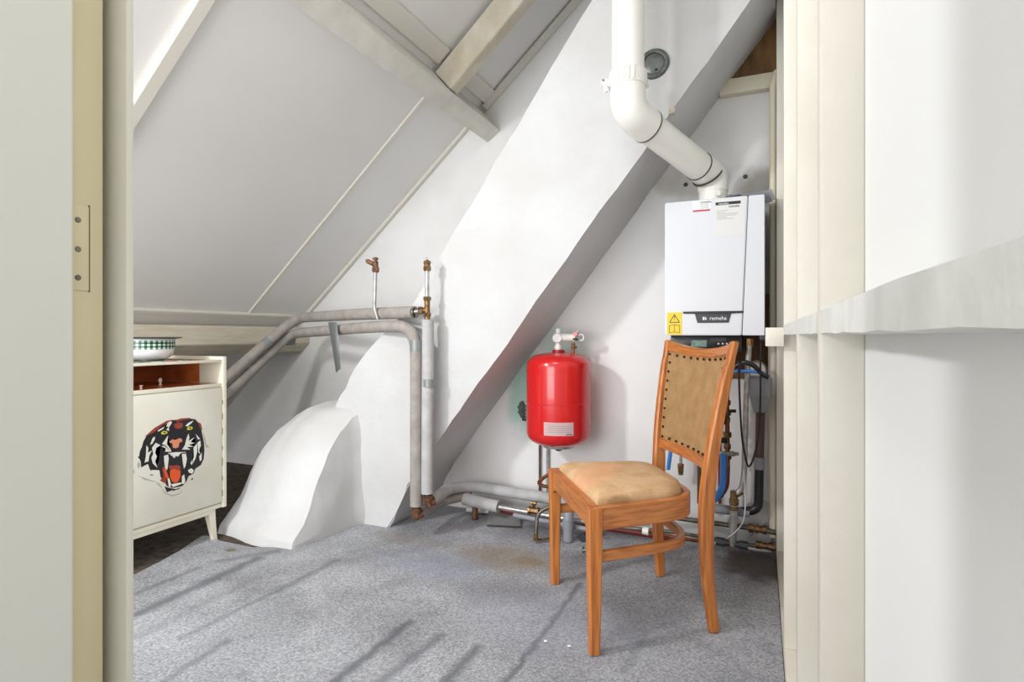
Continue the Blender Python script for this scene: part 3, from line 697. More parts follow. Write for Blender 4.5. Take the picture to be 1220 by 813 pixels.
curved(la+.005, la+.009, t0+(t1-t0)*.74, t0+(t1-t0)*.95, RV+.0018, M['black'], 'label_print', V)
# valves on top of the vessel
VA = thing('vessel_valve', 'white plastic valve with round face standing on top of the red vessel', 'valve', (vx-.006, YV, ztd+.014))
zc = onY(664, 403, YV).z
mtube('stem', [(vx-.004, YV, ztd+.013), (vx-.004, YV, ztd+.03), (vx-.004, YV, zc+.05)], [.017, .015, .012], M['pvc'], VA)
mlathe('valve_collar', [(.0, ztd+.022), (.021, ztd+.022), (.021, ztd+.034), (0, ztd+.034)], (vx-.004, YV, 0), M['pvc'], VA, seg=12)
fd = (Vector((0, 0, 0))-Vector((vx, YV, 0))).normalized()
mlathe('round_face', [(0, .028), (.022, .028), (.026, .022), (.026, -.01), (0, -.01)], (vx-.008, YV, zc), M['white'], VA, axis=fd, seg=28)
mtube('top_cap', [(vx-.002, YV, zc+.032), (vx-.002, YV, zc+.046)], .011, M['white'], VA)
side = lv(1, 0)
arm0 = Vector((vx, YV, zc+.003)); arm1 = arm0+side*.085
mtube('side_arm', [arm0, arm1], [.021, .021], M['pvc'], VA, seg=20)
SV = thing('safety_valve', 'small metal safety valve with a red knob beside the white valve', 'valve', arm1+Vector((0, 0, -.05)))
bm = BM(); tube(bm, [arm1+Vector((0, 0, 0)), arm1+side*.028], [.017, .017], seg=6); tube(bm, [arm1+side*.016+Vector((0, 0, -.012)), arm1+side*.016+Vector((0, 0, .035))], .010); obj('valve_body', bm, M['steel'], SV)
mtube('red_knob', [arm1+side*.012+Vector((0, -.012, .018)), arm1+side*.012+Vector((0, -.032, .018))], [.009, .012], M['red'], SV, seg=8)
bm = BM()
ring = [arm1+side*.036+Vector((0, -.01, 0))+side*(.014*math.cos(t))+Vector((0, 0, .016*math.sin(t))) for t in [2*math.pi*k/16 for k in range(17)]]
tube(bm, ring, .0035, seg=8, caps=False); obj('tag_ring', bm, M['white'], SV)
mtube('nipple', [arm1+side*-.004+Vector((0, -.018, -.006)), arm1+side*.022+Vector((0, -.02, -.010))], .006, M['darkgrey'], SV, seg=8)
FC = thing('fill_cock', 'brass fill cock on a short copper stub above the red vessel shoulder', 'valve', (vx+.07, YV+.0, ztd-.03))
fb = arm0+side*.072+Vector((0, 0.02, -.052))
bm = BM(); tube(bm, [fb+Vector((0, 0, .022)), fb+Vector((0, 0, -.006))], [.011, .014], seg=6); tube(bm, [fb+side*-.012, fb+side*.018], .007, seg=8); obj('cock_body', bm, M['brass'], FC)
mtube('copper_stub', [fb+Vector((0, 0, -.004)), fb+Vector((0, 0, -.052))], .008, M['copper'], FC)
# socket hole left of the vessel
q = onY(622, 488, YW)
bm = BM(); bmesh.ops.create_icosphere(bm, subdivisions=3, radius=1)
for v in bm.verts: v.co = Vector((v.co.x*.026, v.co.y*.014, v.co.z*.05)); v.co += noise.noise_vector(v.co*60)*.014
bmesh.ops.translate(bm, verts=bm.verts, vec=q)
o = obj('plaster_lump', bm, M['tealhole']); tag(o, 'rough grey-green mortar lump on the wall left of the red vessel', 'mortar')
bm = BM(); q2 = onY(625, 499, YW-.02); box(bm, q2.x-.012, q2.x+.014, YW-.03, YW-.002, q2.z-.012, q2.z+.012, bev=.002); o = obj('bracket_end', bm, M['black']); tag(o, 'small black bracket end under the mortar lump beside the vessel', 'bracket')
# ------------------------------------------------------------------ chair
CH = thing('dining_chair', 'orange-brown oak dining chair with worn tan velvet seat and nailed back', 'chair', lv(.46, 2.2, 0))
ZS = .485
F1, F2, R1, R2 = Vector((.271, 1.885)), Vector((.1815, 2.42)), Vector((.718, 2.03)), Vector((.650, 2.500))
def L3(p, z): return lv(p[0], p[1], z)
du = (Vector((R1.x, R1.y))+R2-F1-F2).normalized()        # front -> back of chair (lat, v)
dv_ = Vector((-du.y, du.x))
def sq_path(bm, pts, ws, hs, udir, ch=.004):
    """square-section post along pts: ws across (dv), hs along udir (both lat/v vectors)"""
    rings = []
    for p, w, h in zip(pts, ws, hs):
        U = L3(udir, 0)-L3((0, 0), 0); Wd = L3((-udir[1], udir[0]), 0)
        r_ = []
        for sx, sy in ((-1, -1), (1, -1), (1, 1), (-1, 1)):
            for q in ((sx*w/2, sy*(h/2-ch)), (sx*(w/2-ch), sy*h/2)) if (sx*sy > 0) else ((sx*(w/2-ch), sy*h/2), (sx*w/2, sy*(h/2-ch))):
                r_.append(bm.verts.new(p+Wd*q[0]+U*q[1]))
        rings.append(r_)
    for a, c in zip(rings, rings[1:]):
        for k in range(8): bm.faces.new((a[k], a[(k+1) % 8], c[(k+1) % 8], c[k]))
    bm.faces.new(rings[0]); bm.faces.new(rings[-1][::-1])
fdir = (F2-F1).normalized(); fn = Vector((fdir.y, -fdir.x))
for P_ in (F1, F2):
    ins = fdir*(.006 if P_ is F1 else -.006)
    bm = BM(); sq_path(bm, [L3(P_, .001), L3(P_, .32), L3(P_, ZS-.002)], [.034, .044, .048], [.034, .044, .048], fn, ch=.004)
    obj('leg', bm, M['oak'], CH)
# rear posts (leg + back upright in one piece)
def cubic(pts, n=6):
    out = []
    for i in range(len(pts)-1):
        p0 = pts[max(i-1, 0)]; p1_ = pts[i]; p2_ = pts[i+1]; p3_ = pts[min(i+2, len(pts)-1)]
        for k in range(n):
            t = k/n; out.append(.5*((2*p1_)+(p2_-p0)*t+(2*p0-5*p1_+4*p2_-p3_)*t*t+(3*p1_-p0-3*p2_+p3_)*t*t*t))
    out.append(pts[-1]); return out
posts = {}
for nm, P_, out_ in (('a', R1, -.040), ('b', R2, .040)):
    def pt(b_, o_, z): q = P_+du*b_+dv_*(o_); return L3(q, z)
    bo = (0, -.022, -.032, -.030, -.016, .016, .056) if nm == 'a' else (0, -.010, -.012, -.006, .004, .030, .062)
    key = [pt(b_, out_*o_, z_) for b_, o_, z_ in zip(bo, (0, 0, .05, .1, .35, .68, 1), (.001, .16, .32, .48, .64, .84, 1.030))]
    ps = cubic(key, 5); n = len(ps)
    ws = []; hs = []
    for p in ps:
        z = p.z; ws.append(.028+.004*math.sin(min(1, z)*3)); hs.append(.036+.018*max(0, 1-abs(z-.46)/.5) - (.008 if z > .95 else 0))
    bm = BM(); sq_path(bm, ps, ws, hs, du, ch=.006)
    bmesh.ops.bevel(bm, geom=[e for e in bm.edges if all(v.co.z > 1.02 for v in e.verts)], offset=.004, segments=2, affect='EDGES')
    obj('back_post', bm, M['oak'], CH); posts[nm] = key
def postpt(nm, z):
    k = cubic(posts[nm], 8)
    for a, c in zip(k, k[1:]):
        if a.z <= z <= c.z: return a.lerp(c, (z-a.z)/(c.z-a.z))
    return k[-1]
DU3 = lv(du.x, du.y); DV3 = lv(dv_.x, dv_.y)
# horseshoe outline for seat rail and stretcher, in chair coordinates
C1, C2 = F1, F2
def horseshoe(inset, back, nc=10, rad=.13, front=0.0):
    """points from F1 along the side, round the back, to F2 (lat,v)"""
    a = C1+fdir*inset+fn*front; b_ = C2-fdir*inset+fn*front
    ra = R1+du*back+dv_*(inset+.012); rb = R2+du*back-dv_*(inset+.012)
    pts = [a, ra, rb, b_]
    return [Vector((p.x, p.y)) for p in fillet([Vector((q.x, q.y, 0)) for q in pts], rad, nc)]
def rail_path(bm, path, z0, z1, t, closed=False, rnd=.004):
    n = len(path); rings = []
    for i, p in enumerate(path):
        a = path[max(i-1, 0)]; c = path[min(i+1, n-1)]; d = (c-a).normalized(); nn = Vector((-d.y, d.x))
        o_, i_ = p-nn*t/2, p+nn*t/2
        o2, i2 = p-nn*(t/2-rnd), p+nn*(t/2-rnd)
        rings.append([bm.verts.new(q) for q in (L3(o2, z0), L3(o_, z0+rnd), L3(o_, z1-rnd), L3(o2, z1), L3(i2, z1), L3(i_, z1-rnd), L3(i_, z0+rnd), L3(i2, z0))])
    for a, c in zip(rings, rings[1:]):
        for k in range(8): bm.faces.new((a[k], a[(k+1) % 8], c[(k+1) % 8], c[k]))
    bm.faces.new(rings[0]); bm.faces.new(rings[-1][::-1])
hs_ = horseshoe(-.006, -.062, rad=.13)
bm = BM(); rail_path(bm, hs_, ZS-.078, ZS, .026); obj('seat_rail', bm, M['oakh'], CH)
# front rail with arched underside
bm = BM(); n = 16; rings = []
for i in range(n+1):
    f = i/n; p = F1.lerp(F2, f); e = min(f, 1-f); zl = ZS-.072-.05*max(0, 1-e/.12)**2
    rings.append([bm.verts.new(L3(p+fn*s, z)) for s, z in ((-.014, zl), (-.014, ZS), (.014, ZS), (.014, zl))])
for a, c in zip(rings, rings[1:]):
    for k in range(4): bm.faces.new((a[k], a[(k+1) % 4], c[(k+1) % 4], c[k]))
bm.faces.new(rings[0]); bm.faces.new(rings[-1][::-1]); obj('front_rail', bm, M['oakh'], CH)
st = horseshoe(.0, -.075, rad=.14)
bm = BM(); rail_path(bm, st, .300, .334, .024); obj('stretcher', bm, M['oakh'], CH)
# seat cushion
out = horseshoe(.012, -.075, rad=.125, front=.0)
out = [p+fn*.016 if i in (0, len(out)-1) else p for i, p in enumerate(out)]
fr_ = [out[-1].lerp(out[0], k/8) for k in range(1, 8)]
loop = out+fr_
cen = sum(loop, Vector((0, 0)))/len(loop)
bm = BM(); rings = []
for k, (s, z) in enumerate(((1.0, ZS-.012), (1.0, ZS+.004), (.985, ZS+.016), (.94, ZS+.028), (.85, ZS+.036), (.7, ZS+.043), (.5, ZS+.048), (.25, ZS+.051))):
    rings.append([bm.verts.new(L3(cen+(p-cen)*s, z+.002*noise.noise(Vector((p.x*20, p.y*20, k*.5))))) for p in loop])
for a, c in zip(rings, rings[1:]):
    for k in range(len(loop)): bm.faces.new((a[k], a[(k+1) % len(loop)], c[(k+1) % len(loop)], c[k]))
vtop = bm.verts.new(L3(cen, ZS+.052))
for k in range(len(loop)): bm.faces.new((rings[-1][k], rings[-1][(k+1) % len(loop)], vtop))
bm.faces.new(rings[0])
sm = M['velvet']
smudge(sm, [(tuple(L3(F1*.5+F2*.5+du*.09, ZS+.03)), (.12, .22, .2), (228, 168, 126), .6), (tuple(L3(F1+du*.12, ZS)), (.14, .05, .03), (150, 112, 74), .6)], 18, .4)
seat = obj('seat', bm, sm, CH)
# back: top rail, lower rail, panel (bowed backward)
def backpt(f, z, off=0.0, sag=0.0):
    a = postpt('a', z); b_ = postpt('b', z); p = a.lerp(b_, f); bow = .035*4*f*(1-f)
    p = p+DU3*(bow+off); p.z = z+sag*4*f*(1-f); return p
def back_rail(name, z0, z1, t, sag0=0.0, sag1=0.0, m='oakh'):
    bm = BM(); n = 18; rings = []
    for i in range(n+1):
        f = .02+.96*i/n
        pts_ = [backpt(f, z0, -t/2, sag0), backpt(f, z1, -t/2, sag1), backpt(f, z1, t/2, sag1), backpt(f, z0, t/2, sag0)]
        rings.append([bm.verts.new(q) for q in pts_])
    for a, c in zip(rings, rings[1:]):
        for k in range(4): bm.faces.new((a[k], a[(k+1) % 4], c[(k+1) % 4], c[k]))
    bm.faces.new(rings[0]); bm.faces.new(rings[-1][::-1])
    bmesh.ops.recalc_face_normals(bm, faces=bm.faces[:])
    bmesh.ops.bevel(bm, geom=[e for e in bm.edges if not e.is_boundary and e.calc_face_angle(0) > .8 and (e.verts[0].co-e.verts[1].co).length > .02 and abs(e.verts[0].co.z-e.verts[1].co.z) < .02], offset=.004, segments=2, affect='EDGES')
    return obj(name, bm, M[m], CH)
back_rail('top_rail', .985, 1.028, .024, -.022, -.030)
back_rail('lower_rail', .560, .605, .020, -.004, -.006)
bm = BM(); g_ = []
for i in range(21):
    f = .035+.93*i/20
    g_.append([bm.verts.new(backpt(f, .603+(.985-.603)*j/14, -.004-.006*math.sin(math.pi*i/20)*math.sin(math.pi*j/14), -.006-.010*j/14)) for j in range(15)])
for a, c in zip(g_, g_[1:]):
    for j in range(14): bm.faces.new((a[j], a[j+1], c[j+1], c[j]))
bmesh.ops.solidify(bm, geom=bm.faces[:], thickness=.016)
bp_ = obj('back_panel', bm, M['velvet2'], CH)
def nail(p):
    bm = BM(); lathe(bm, [(0, .004), (.0032, .0035), (.0052, .001), (.0055, -.002)], p, -DU3, seg=10); obj('upholstery_nail', bm, M['nail'], CH)
for k in range(10): nail(backpt(.06+.88*k/9, .972, -.011, -.016))
for k in range(9): nail(backpt(.07+.86*k/8, .615, -.011, -.006))
for k in range(1, 9):
    nail(backpt(.93, .615+.357*k/9, -.009, 0)); nail(backpt(.07, .615+.357*k/9, -.009, 0))
# ------------------------------------------------------------------ cabinet
XC = -2.57; CY1 = onX(269, 500, XC).y; CY0 = 1.36; XB = -3.03
zT = onX(257, 429, XC).z; zS = zT+.016; zBt = onX(270, 603, XC).z
CB = thing('tiger_cabinet', 'cream painted side cabinet with a roaring tiger face on its door', 'cabinet', ((XC+XB)/2, (CY0+CY1)/2, -.008))
t_ = .018
for y0, y1 in ((CY0, CY0+t_), (CY1-t_*1.2, CY1)):
    bm = BM(); box(bm, XB, XC+.006, y0, y1, zBt, zS, bev=.0015); obj('side_panel', bm, M['cab'], CB)
bm = BM(); box(bm, XB, XC, CY0+t_, CY1-t_*1.2, zT-.013, zT, bev=.0012); obj('top_board', bm, M['cab'], CB)
bm = BM(); box(bm, XB, XB+.008, CY0+t_, CY1-t_*1.2, zBt, zT-.013); obj('back_board', bm, M['mahog'], CB, smooth=False)
zsh = onX(161, 466, XC).z; zd1 = onX(161, 471, XC).z; zd0 = onX(162, 629.5, XC).z
bm = BM(); box(bm, XB+.008, XC-.012, CY0+t_, CY1-t_*1.2, zsh-.012, zsh-.002); obj('shelf', bm, M['mahog'], CB, smooth=False)
bm = BM(); box(bm, XC-.012, XC, CY0+t_, CY1-t_*1.2, zd1, zsh, bev=.001); obj('shelf_rail', bm, M['cab'], CB)
# brown veneer lining inside the open shelf
bm = BM(); box(bm, XB+.009, XC-.17, CY1-t_*1.2-.003, CY1-t_*1.2, zsh, zT-.014); obj('veneer_lining', bm, M['mahog'], CB, smooth=False)
bm = BM(); box(bm, XB+.010, XC-.05, CY1-t_*1.2-.30, CY1-t_*1.2-.288, zsh-.002, zT-.014); obj('divider', bm, M['mahog'], CB, smooth=False) if False else bm.free()
bm = BM(); box(bm, XC-.03, XC-.012, CY0+t_, CY1-t_*1.2, zBt, zd1); obj('carcass_front', bm, M['cab'], CB, smooth=False)
bm = BM(); box(bm, XC-.004, XC+.004, CY0+t_+.003, CY1-t_*1.2-.004, zd0, zd1-.003, bev=.0015); dr = obj('door', bm, M['cabdoor'], CB)
bm = BM(); box(bm, XB, XC-.004, CY0, CY1, zBt, zBt+.02, bev=.001); obj('bottom_board', bm, M['cab'], CB)
bm = BM(); box(bm, XC-.03, XC-.008, CY0+.05, CY1-.06, zBt-.022, zBt+.004, bev=.002); obj('leg_rail', bm, M['cab'], CB)
for k in range(7):
    bm = BM(); box(bm, XC+.0005, XC+.005, CY1-t_*1.2-.004, CY1-t_*1.2+.001, zd0+.03+.075*k*1.06, zd0+.05+.075*k*1.06+.03*random.random())
    obj('chipped_edge', bm, M['groove'], CB, smooth=False)
for (x, y, sx, sy) in ((XC-.03, CY1-.075, .3, 1), (XC-.03, CY0+.075, .3, -1), (XB+.04, CY1-.075, -.3, 1), (XB+.04, CY0+.075, -.3, -1)):
    bm = BM(); rr = []
    for z, w in ((-.008, .011), (.08, .015), (zBt+.001, .02)):
        k = (zBt-z)/zBt; cx, cy = x+sx*.03*k, y+sy*.02*k
        rr.append([bm.verts.new((cx+a*w, cy+c_*w, z)) for a, c_ in ((-1, -1), (1, -1), (1, 1), (-1, 1))])
    for a, c_ in zip(rr, rr[1:]):
        for k in range(4): bm.faces.new((a[k], a[(k+1) % 4], c_[(k+1) % 4], c_[k]))
    bm.faces.new(rr[0]); bm.faces.new(rr[-1][::-1]); obj('leg', bm, M['cab'], CB)
# tiger picture: layers in crop coordinates (745x813 crop of 150..260 x 485..605)
TS = 110/745.0
def tz(pts, layer):
    out_ = []
    for x, y in pts:
        p = onX(150+x*TS, 485+y*TS, XC+.004); out_.append((p.y, p.z))
    return out_
bm = BM()
TM = [M['tblack'], M['torange'], M['trust'], M['tsalmon'], M['twhite'], M['tyellow'], M['tgrey']]
layer = [0]
def tp(mi, pts, lvl):
    q = tz(pts, 0); x0 = XC+.0041+lvl*.00012
    vs = [bm.verts.new((x0, a, c_)) for a, c_ in q]
    f = bm.faces.new(vs); f.material_index = mi
    r_ = bmesh.ops.triangulate(bm, faces=[f])
for pts in ([(62,500),(70,520),(66,540),(58,530)], [(95,550),(150,590),(230,606),(232,600),(160,578)], [(285,650),(310,700),(372,724),(430,706),(470,660),(425,698),(372,712),(318,690)], [(640,300),(672,322),(650,330)], [(620,200),(640,250),(650,330),(636,300)], [(100,440),(120,470),(100,500),(90,470)], [(560,500),(600,470),(612,440),(590,450)], [(230,600),(270,640),(300,660),(270,620)]): tp(6, pts, 0)
tp(0, [(165,235),(230,190),(300,135),(370,108),(440,100),(500,92),(560,100),(600,140),(612,200),(630,290),(634,350),(628,420),(605,470),(560,500),(545,540),(505,560),(490,600),(455,640),(380,655),(330,640),(310,600),(280,570),(270,510),(205,510),(190,470),(150,480),(125,500),(118,440),(105,410),(112,360),(130,320),(140,280)], 1)
tp(2, [(150,242),(230,170),(330,112),(380,103),(360,125),(300,145),(220,210)], 2)
tp(2, [(400,106),(450,92),(520,88),(512,100),(460,108),(410,122)], 2)
tp(2, [(560,110),(605,135),(618,190),(598,175),(585,140)], 2)
tp(2, [(388,140),(425,125),(460,132),(458,165),(420,180),(390,165)], 2)
tp(5, [(282,210),(300,195),(330,197),(335,212),(310,222),(288,222)], 2); tp(5, [(492,175),(505,160),(535,160),(538,175),(520,186),(495,186)], 2)
tp(0, [(300,205),(312,200),(322,208),(312,216)], 3); tp(0, [(508,170),(520,164),(528,172),(518,180)], 3)
tp(3, [(345,285),(375,262),(400,268),(430,252),(452,258),(455,280),(430,290),(425,325),(400,335),(378,328),(375,295)], 2)
for pts in ([(290,300),(340,230),(345,250),(330,300),(362,345),(365,362),(315,362),(320,335),(285,318),(318,310)],
            [(452,345),(475,310),(490,250),(505,215),(512,250),(505,275),(555,245),(520,285),(560,292),(505,305),(545,320),(490,325),(520,345)],
            [(165,310),(180,330),(178,370),(210,350),(188,395),(182,440),(150,450),(160,400)],
            [(210,330),(240,290),(280,310),(245,330),(235,370),(250,400),(235,440),(262,455),(255,495),(215,455),(205,410),(220,380)],
            [(195,305),(215,250),(235,240),(232,265),(210,300)],
            [(560,215),(600,260),(580,262)], [(575,290),(600,270),(605,310),(590,350),(600,380),(585,370)],
            [(545,330),(572,295),(575,360),(560,420),(530,470),(520,455),(548,400)],
            [(590,400),(612,370),(610,430),(596,440)], [(490,140),(510,125),(545,110),(530,130),(500,158),(480,155)],
            [(335,130),(360,115),(372,125),(345,170),(348,195),(325,185),(345,160),(325,160)],
            [(255,190),(310,160),(300,178),(262,200)],
            [(340,372),(400,366),(480,364),(480,380),(440,376),(432,395),(420,400),(400,398),(395,412),(380,410),(378,395),(362,395),(358,380),(345,382)],
            [(306,395),(340,385),(345,420),(335,500),(328,512),(315,490),(308,440)],
            [(450,375),(482,370),(492,420),(480,480),(468,500),(460,460)],
            [(335,580),(350,575),(362,620),(360,648),(345,640)], [(452,560),(470,545),(478,600),(468,622),(450,620)],
            [(362,625),(440,610),(455,620),(380,648)], [(500,510),(530,495),(548,515),(535,540),(508,530)],
            [(140,480),(180,460),(200,500),(160,540),(200,560),(270,545),(260,600),(200,590),(110,560),(100,510)]):
    tp(4, pts, 4)
tp(2, [(290,490),(310,480),(325,560),(322,620),(300,610),(275,595),(300,560)], 5)
tp(1, [(355,515),(380,500),(400,505),(440,515),(440,560),(425,600),(395,615),(370,600),(355,560)], 5)
tp(2, [(345,470),(380,475),(410,470),(440,480),(436,512),(400,505),(375,500),(355,510)], 4)
tp(1, [(300,500),(318,495),(345,570),(335,590),(318,560)], 6)
for pts in ([(175,455),(200,470),(205,520),(190,500)], [(190,545),(225,548),(205,556)], [(310,640),(335,650),(400,665),(440,650),(430,662),(370,682),(385,668),(330,690),(322,660)], [(525,585),(535,572),(542,582),(532,592)], [(95,405),(112,395),(105,418)]):
    tp(0, pts, 6)
obj('tiger_picture', bm, TM, dr, smooth=False)
# things on the cabinet
bm = BM(); box(bm, XB+.05, XC-.03, CY0+.2, CY1-.10, zT+.0005, zT+.0035, bev=.001); o = obj('placemat', bm, M['floral']); tag(o, 'floral patterned placemat lying on top of the cream cabinet', 'placemat')
bc = Vector((-2.745, 0, zT+.004)); rB = .125
pe = onX(199, 418, bc.x); bc.y = pe.y-rB*.86
BW = thing('enamel_bowl', 'white enamel bowl with a green checked band on the cabinet', 'bowl', bc)
hb = onX(190, 402.5, bc.x+.04).z-bc.z
prof = [(0, .0), (rB*.55, .0), (rB*.8, hb*.12), (rB*.94, hb*.32), (rB*.97, hb*.5)]
bm = BM(); lathe(bm, prof+[(rB*.985, hb*.93), (rB*.95, hb*.93), (rB*.93, hb*.45), (rB*.75, hb*.14), (0, hb*.06)], bc, seg=48); obj('bowl_body', bm, M['enamel'], BW)
bm = BM(); uvl = bm.loops.layers.uv.new('UVMap'); seg = 64; rows = []
for j in range(3):
    rows.append([bm.verts.new(bc+Vector(((rB*(.982+.006*j/2)+.0006)*math.cos(2*math.pi*k/seg), (rB*(.982+.006*j/2)+.0006)*math.sin(2*math.pi*k/seg), hb*(.5+.38*j/2)))) for k in range(seg)])
for j in range(2):
    for k in range(seg):
        f = bm.faces.new((rows[j][k], rows[j][(k+1) % seg], rows[j+1][(k+1) % seg], rows[j+1][k]))
        for lp, (u_, w_) in zip(f.loops, ((k, j), (k+1, j), (k+1, j+1), (k, j+1))): lp[uvl].uv = (u_/seg*34, w_/2*2.5+.01)
obj('checked_band', bm, M['check'], BW)
bm = BM(); lathe(bm, [(rB*.96, hb*.93), (rB*1.22, hb*.99), (rB*1.23, hb*1.02), (rB*1.21, hb*1.03), (rB*.95, hb*.97)], bc, seg=48); obj('rim', bm, M['greenrim'], BW)
# small things in the open shelf
for (px, py), lb in (((168, 458), 'small clear glass knick-knack at the left of the open cabinet shelf'), ((191, 449), 'pale glass figurine standing deeper in the open cabinet shelf')):
    q = onX(px, py, XC-(.08 if px < 180 else .2)); q.z = zsh-.002
    o = mlathe('glass_ornament', [(0, 0), (.009, 0), (.005, .006), (.004, .012), (.009, .02), (.008, .034), (0, .038)] if px > 180 else [(0, 0), (.007, 0), (.004, .004), (.003, .008), (.009, .018), (0, .014)], q, M['pinkw'], seg=14)
    tag(o, lb, 'ornament')
# ------------------------------------------------------------------ insulated pipes at left
def lv_px(px, py, Y): return onY(px, py, Y)
rP = .033
YP = 2.50
vA = onY(510, 380, YP); vB = onY(496, 420, YP-.01)
zA = onY(480, 373, YP).z; zBp = onY(480, 389, YP).z
A_end = onY(494, 372.5, YP)
P_ = [A_end, onY(440, 374, 2.62), onY(352, 379, 3.0), onX(268, 452, -3.04)]
ext = P_[-1]+(P_[-1]-P_[-2]).normalized()*.9; ext.x = -3.13
up_pipe = thing('upper_insulated_pipe', 'upper grey foam-insulated heating pipe bending down behind the cabinet', 'pipe', ext)
mtube('insulation', [*P_, ext], rP, M['foam'], up_pipe, bend=.16, seg=20)
mtube('open_end', [A_end-Vector((.002, 0, 0)), A_end+side*.002], rP-.006, M['foamdark'], up_pipe)
tee = onY(509, 370, YP)
mtube('steel_pipe', [A_end-side*.03, tee-side*.012], .0095, M['steel'], up_pipe)
Q_ = [onY(496, 603, YP-.01), onY(496, 388, YP-.01), onY(440, 390, 2.60), onY(345, 398, 3.0), onX(268, 473, -3.03)]
ext2 = Q_[-1]+(Q_[-1]-Q_[-2]).normalized()*.85; ext2.x = -3.13
low_pipe = thing('lower_insulated_pipe', 'lower grey foam-insulated heating pipe turning down the chimney face, left of the pair', 'pipe', (Q_[0].x, Q_[0].y, 0))
bm = BM(); tube(bm, fillet([Q_[0], Q_[1], *Q_[2:], ext2], .15), rP-.001, seg=20); obj('insulation', bm, M['foam'], low_pipe)
# tape wraps
def along(path, f):
    return path
bandp = onY(320, 410, 2.9)
for nm, par, (a, c), rr in (('tape_wrap', up_pipe, (onX(317, 413, -3.03), onX(322, 408, -3.03)), rP+.0015),):
    mtube(nm, [P_[2].lerp(P_[3], .40), P_[2].lerp(P_[3], .47)], rr, M['tape'], par, seg=20)
mtube('tape_wrap', [onY(496, 404, YP-.01)+Vector((0, 0, -.005)), onY(496, 416, YP-.01)+Vector((0, 0, -.01))], rP+.001, M['tape'], low_pipe, seg=20)
# hanging strip of duct tape
bm = BM(); n = 12; rowsT = []
for i in range(n+1):
    f = i/n; px0 = 391+ (400-391)*f; px1 = 401.5+(406-401.5)*f; py = 384+58*f
    Yt = 2.66-.02*math.sin(f*3)
    rowsT.append([bm.verts.new(onY(px0+(px1-px0)*k/3, py+(2 if f == 1 and k < 2 else 0)-2*f*k/3, Yt-.006*math.sin(math.pi*k/3))) for k in range(4)])
for a, c in zip(rowsT, rowsT[1:]):
    for k in range(3): bm.faces.new((a[k], a[k+1], c[k+1], c[k]))
bmesh.ops.solidify(bm, geom=bm.faces[:], thickness=.001)
o = obj('duct_tape_strip', bm, M['tape']); tag(o, 'loose silver duct tape strip hanging from the lower insulated pipe', 'tape')
bm = BM(); prism(bm, [(p.x, p.z) for p in (onY(342, 402, 3.02), onY(353, 400, 3.02), onY(351, 411, 3.02), onY(341, 412, 3.02))], 'y', 3.02, 3.024)
o = obj('tape_flap', bm, M['tape'], smooth=False); tag(o, 'small square flap of grey tape hanging under the pipes by the beam end', 'tape')
# right riser
RZ = thing('insulated_riser', 'right-hand grey foam-insulated vertical pipe in front of the chimney', 'pipe', (onY(509, 588, YP).x, YP, 0))
mtube('insulation', [onY(509, 588, YP), onY(510, 381, YP)], rP*.93, M['foam2'], RZ, seg=20)
mtube('tape_wrap', [onY(511, 452, YP-.003), onY(511, 461, YP-.003)], rP*.95, M['tape'], RZ, seg=20)
bm = BM(); tube(bm, [tee+Vector((0, 0, .06)), tee-Vector((0, 0, .05))], .015, seg=14); tube(bm, [tee-side*.035, tee], .014); 
for dz in (.05, -.032): tube(bm, [tee+Vector((0, 0, dz)), tee+Vector((0, 0, dz+.02))], .020, seg=6)
tube(bm, [tee-side*.045, tee-side*.022], .019, seg=6)
obj('brass_tee', bm, M['brass'], RZ)
mtube('steel_riser', [tee+Vector((0, 0, .05)), onY(509, 320, YP)], .011, M['steel'], RZ)
t2 = onY(509, 315, YP)
VT = thing('air_vent_valve', 'brass vent valve on top of the right vertical riser pipe', 'valve', t2-Vector((0, 0, .03)))
bm = BM(); tube(bm, [t2-Vector((0, 0, .035)), t2-Vector((0, 0, .012)), t2+Vector((0, 0, .012)), t2+Vector((0, 0, .022))], [.017, .017, .014, .008], seg=8); tube(bm, [t2-Vector((0, 0, .03)), t2-Vector((0, 0, .012))], .020, seg=6); tube(bm, [t2+Vector((0, 0, .0)), t2+Vector((0, 0, .016))], .019, seg=6)
obj('valve_body', bm, M['brass'], VT)
mtube('bleed_screw', [t2+Vector((0, 0, .02)), t2+Vector((-.004, 0, .036))], .004, M['steel'], VT, seg=8)
# left thin riser
yL = 2.57
s0 = onY(450, 380, yL-.02); s1 = onY(446, 368, yL-.03); s2 = onY(447.5, 322, yL-.03)
TH = thing('thin_riser_pipe', 'thin steel riser pipe crossing the insulated pipes with a brass elbow valve on top', 'pipe', s0)
mtube('steel_pipe', [s0, s1, s2], .0095, M['steel'], TH, bend=.03)
v2 = onY(447.5, 316, yL-.03)
bm = BM(); tube(bm, [v2-Vector((0, 0, .04)), v2+Vector((0, 0, .02))], .0145, seg=10); tube(bm, [v2-Vector((0, 0, .036)), v2-Vector((0, 0, .012))], .019, seg=6)
tube(bm, [v2, v2-side*.045+Vector((0, 0, .022))], [.013, .012], seg=10); tube(bm, [v2-side*.036+Vector((0, 0, .018)), v2-side*.052+Vector((0, 0, .026))], .008, seg=6)
tube(bm, [v2+Vector((0, 0, .02)), v2+Vector((0, 0, .042))], .009, seg=8); tube(bm, [v2+Vector((0, 0, .034))-side*.016, v2+Vector((0, 0, .034))+side*.014], .006, seg=6)
obj('brass_valve', bm, M['rust'], TH)
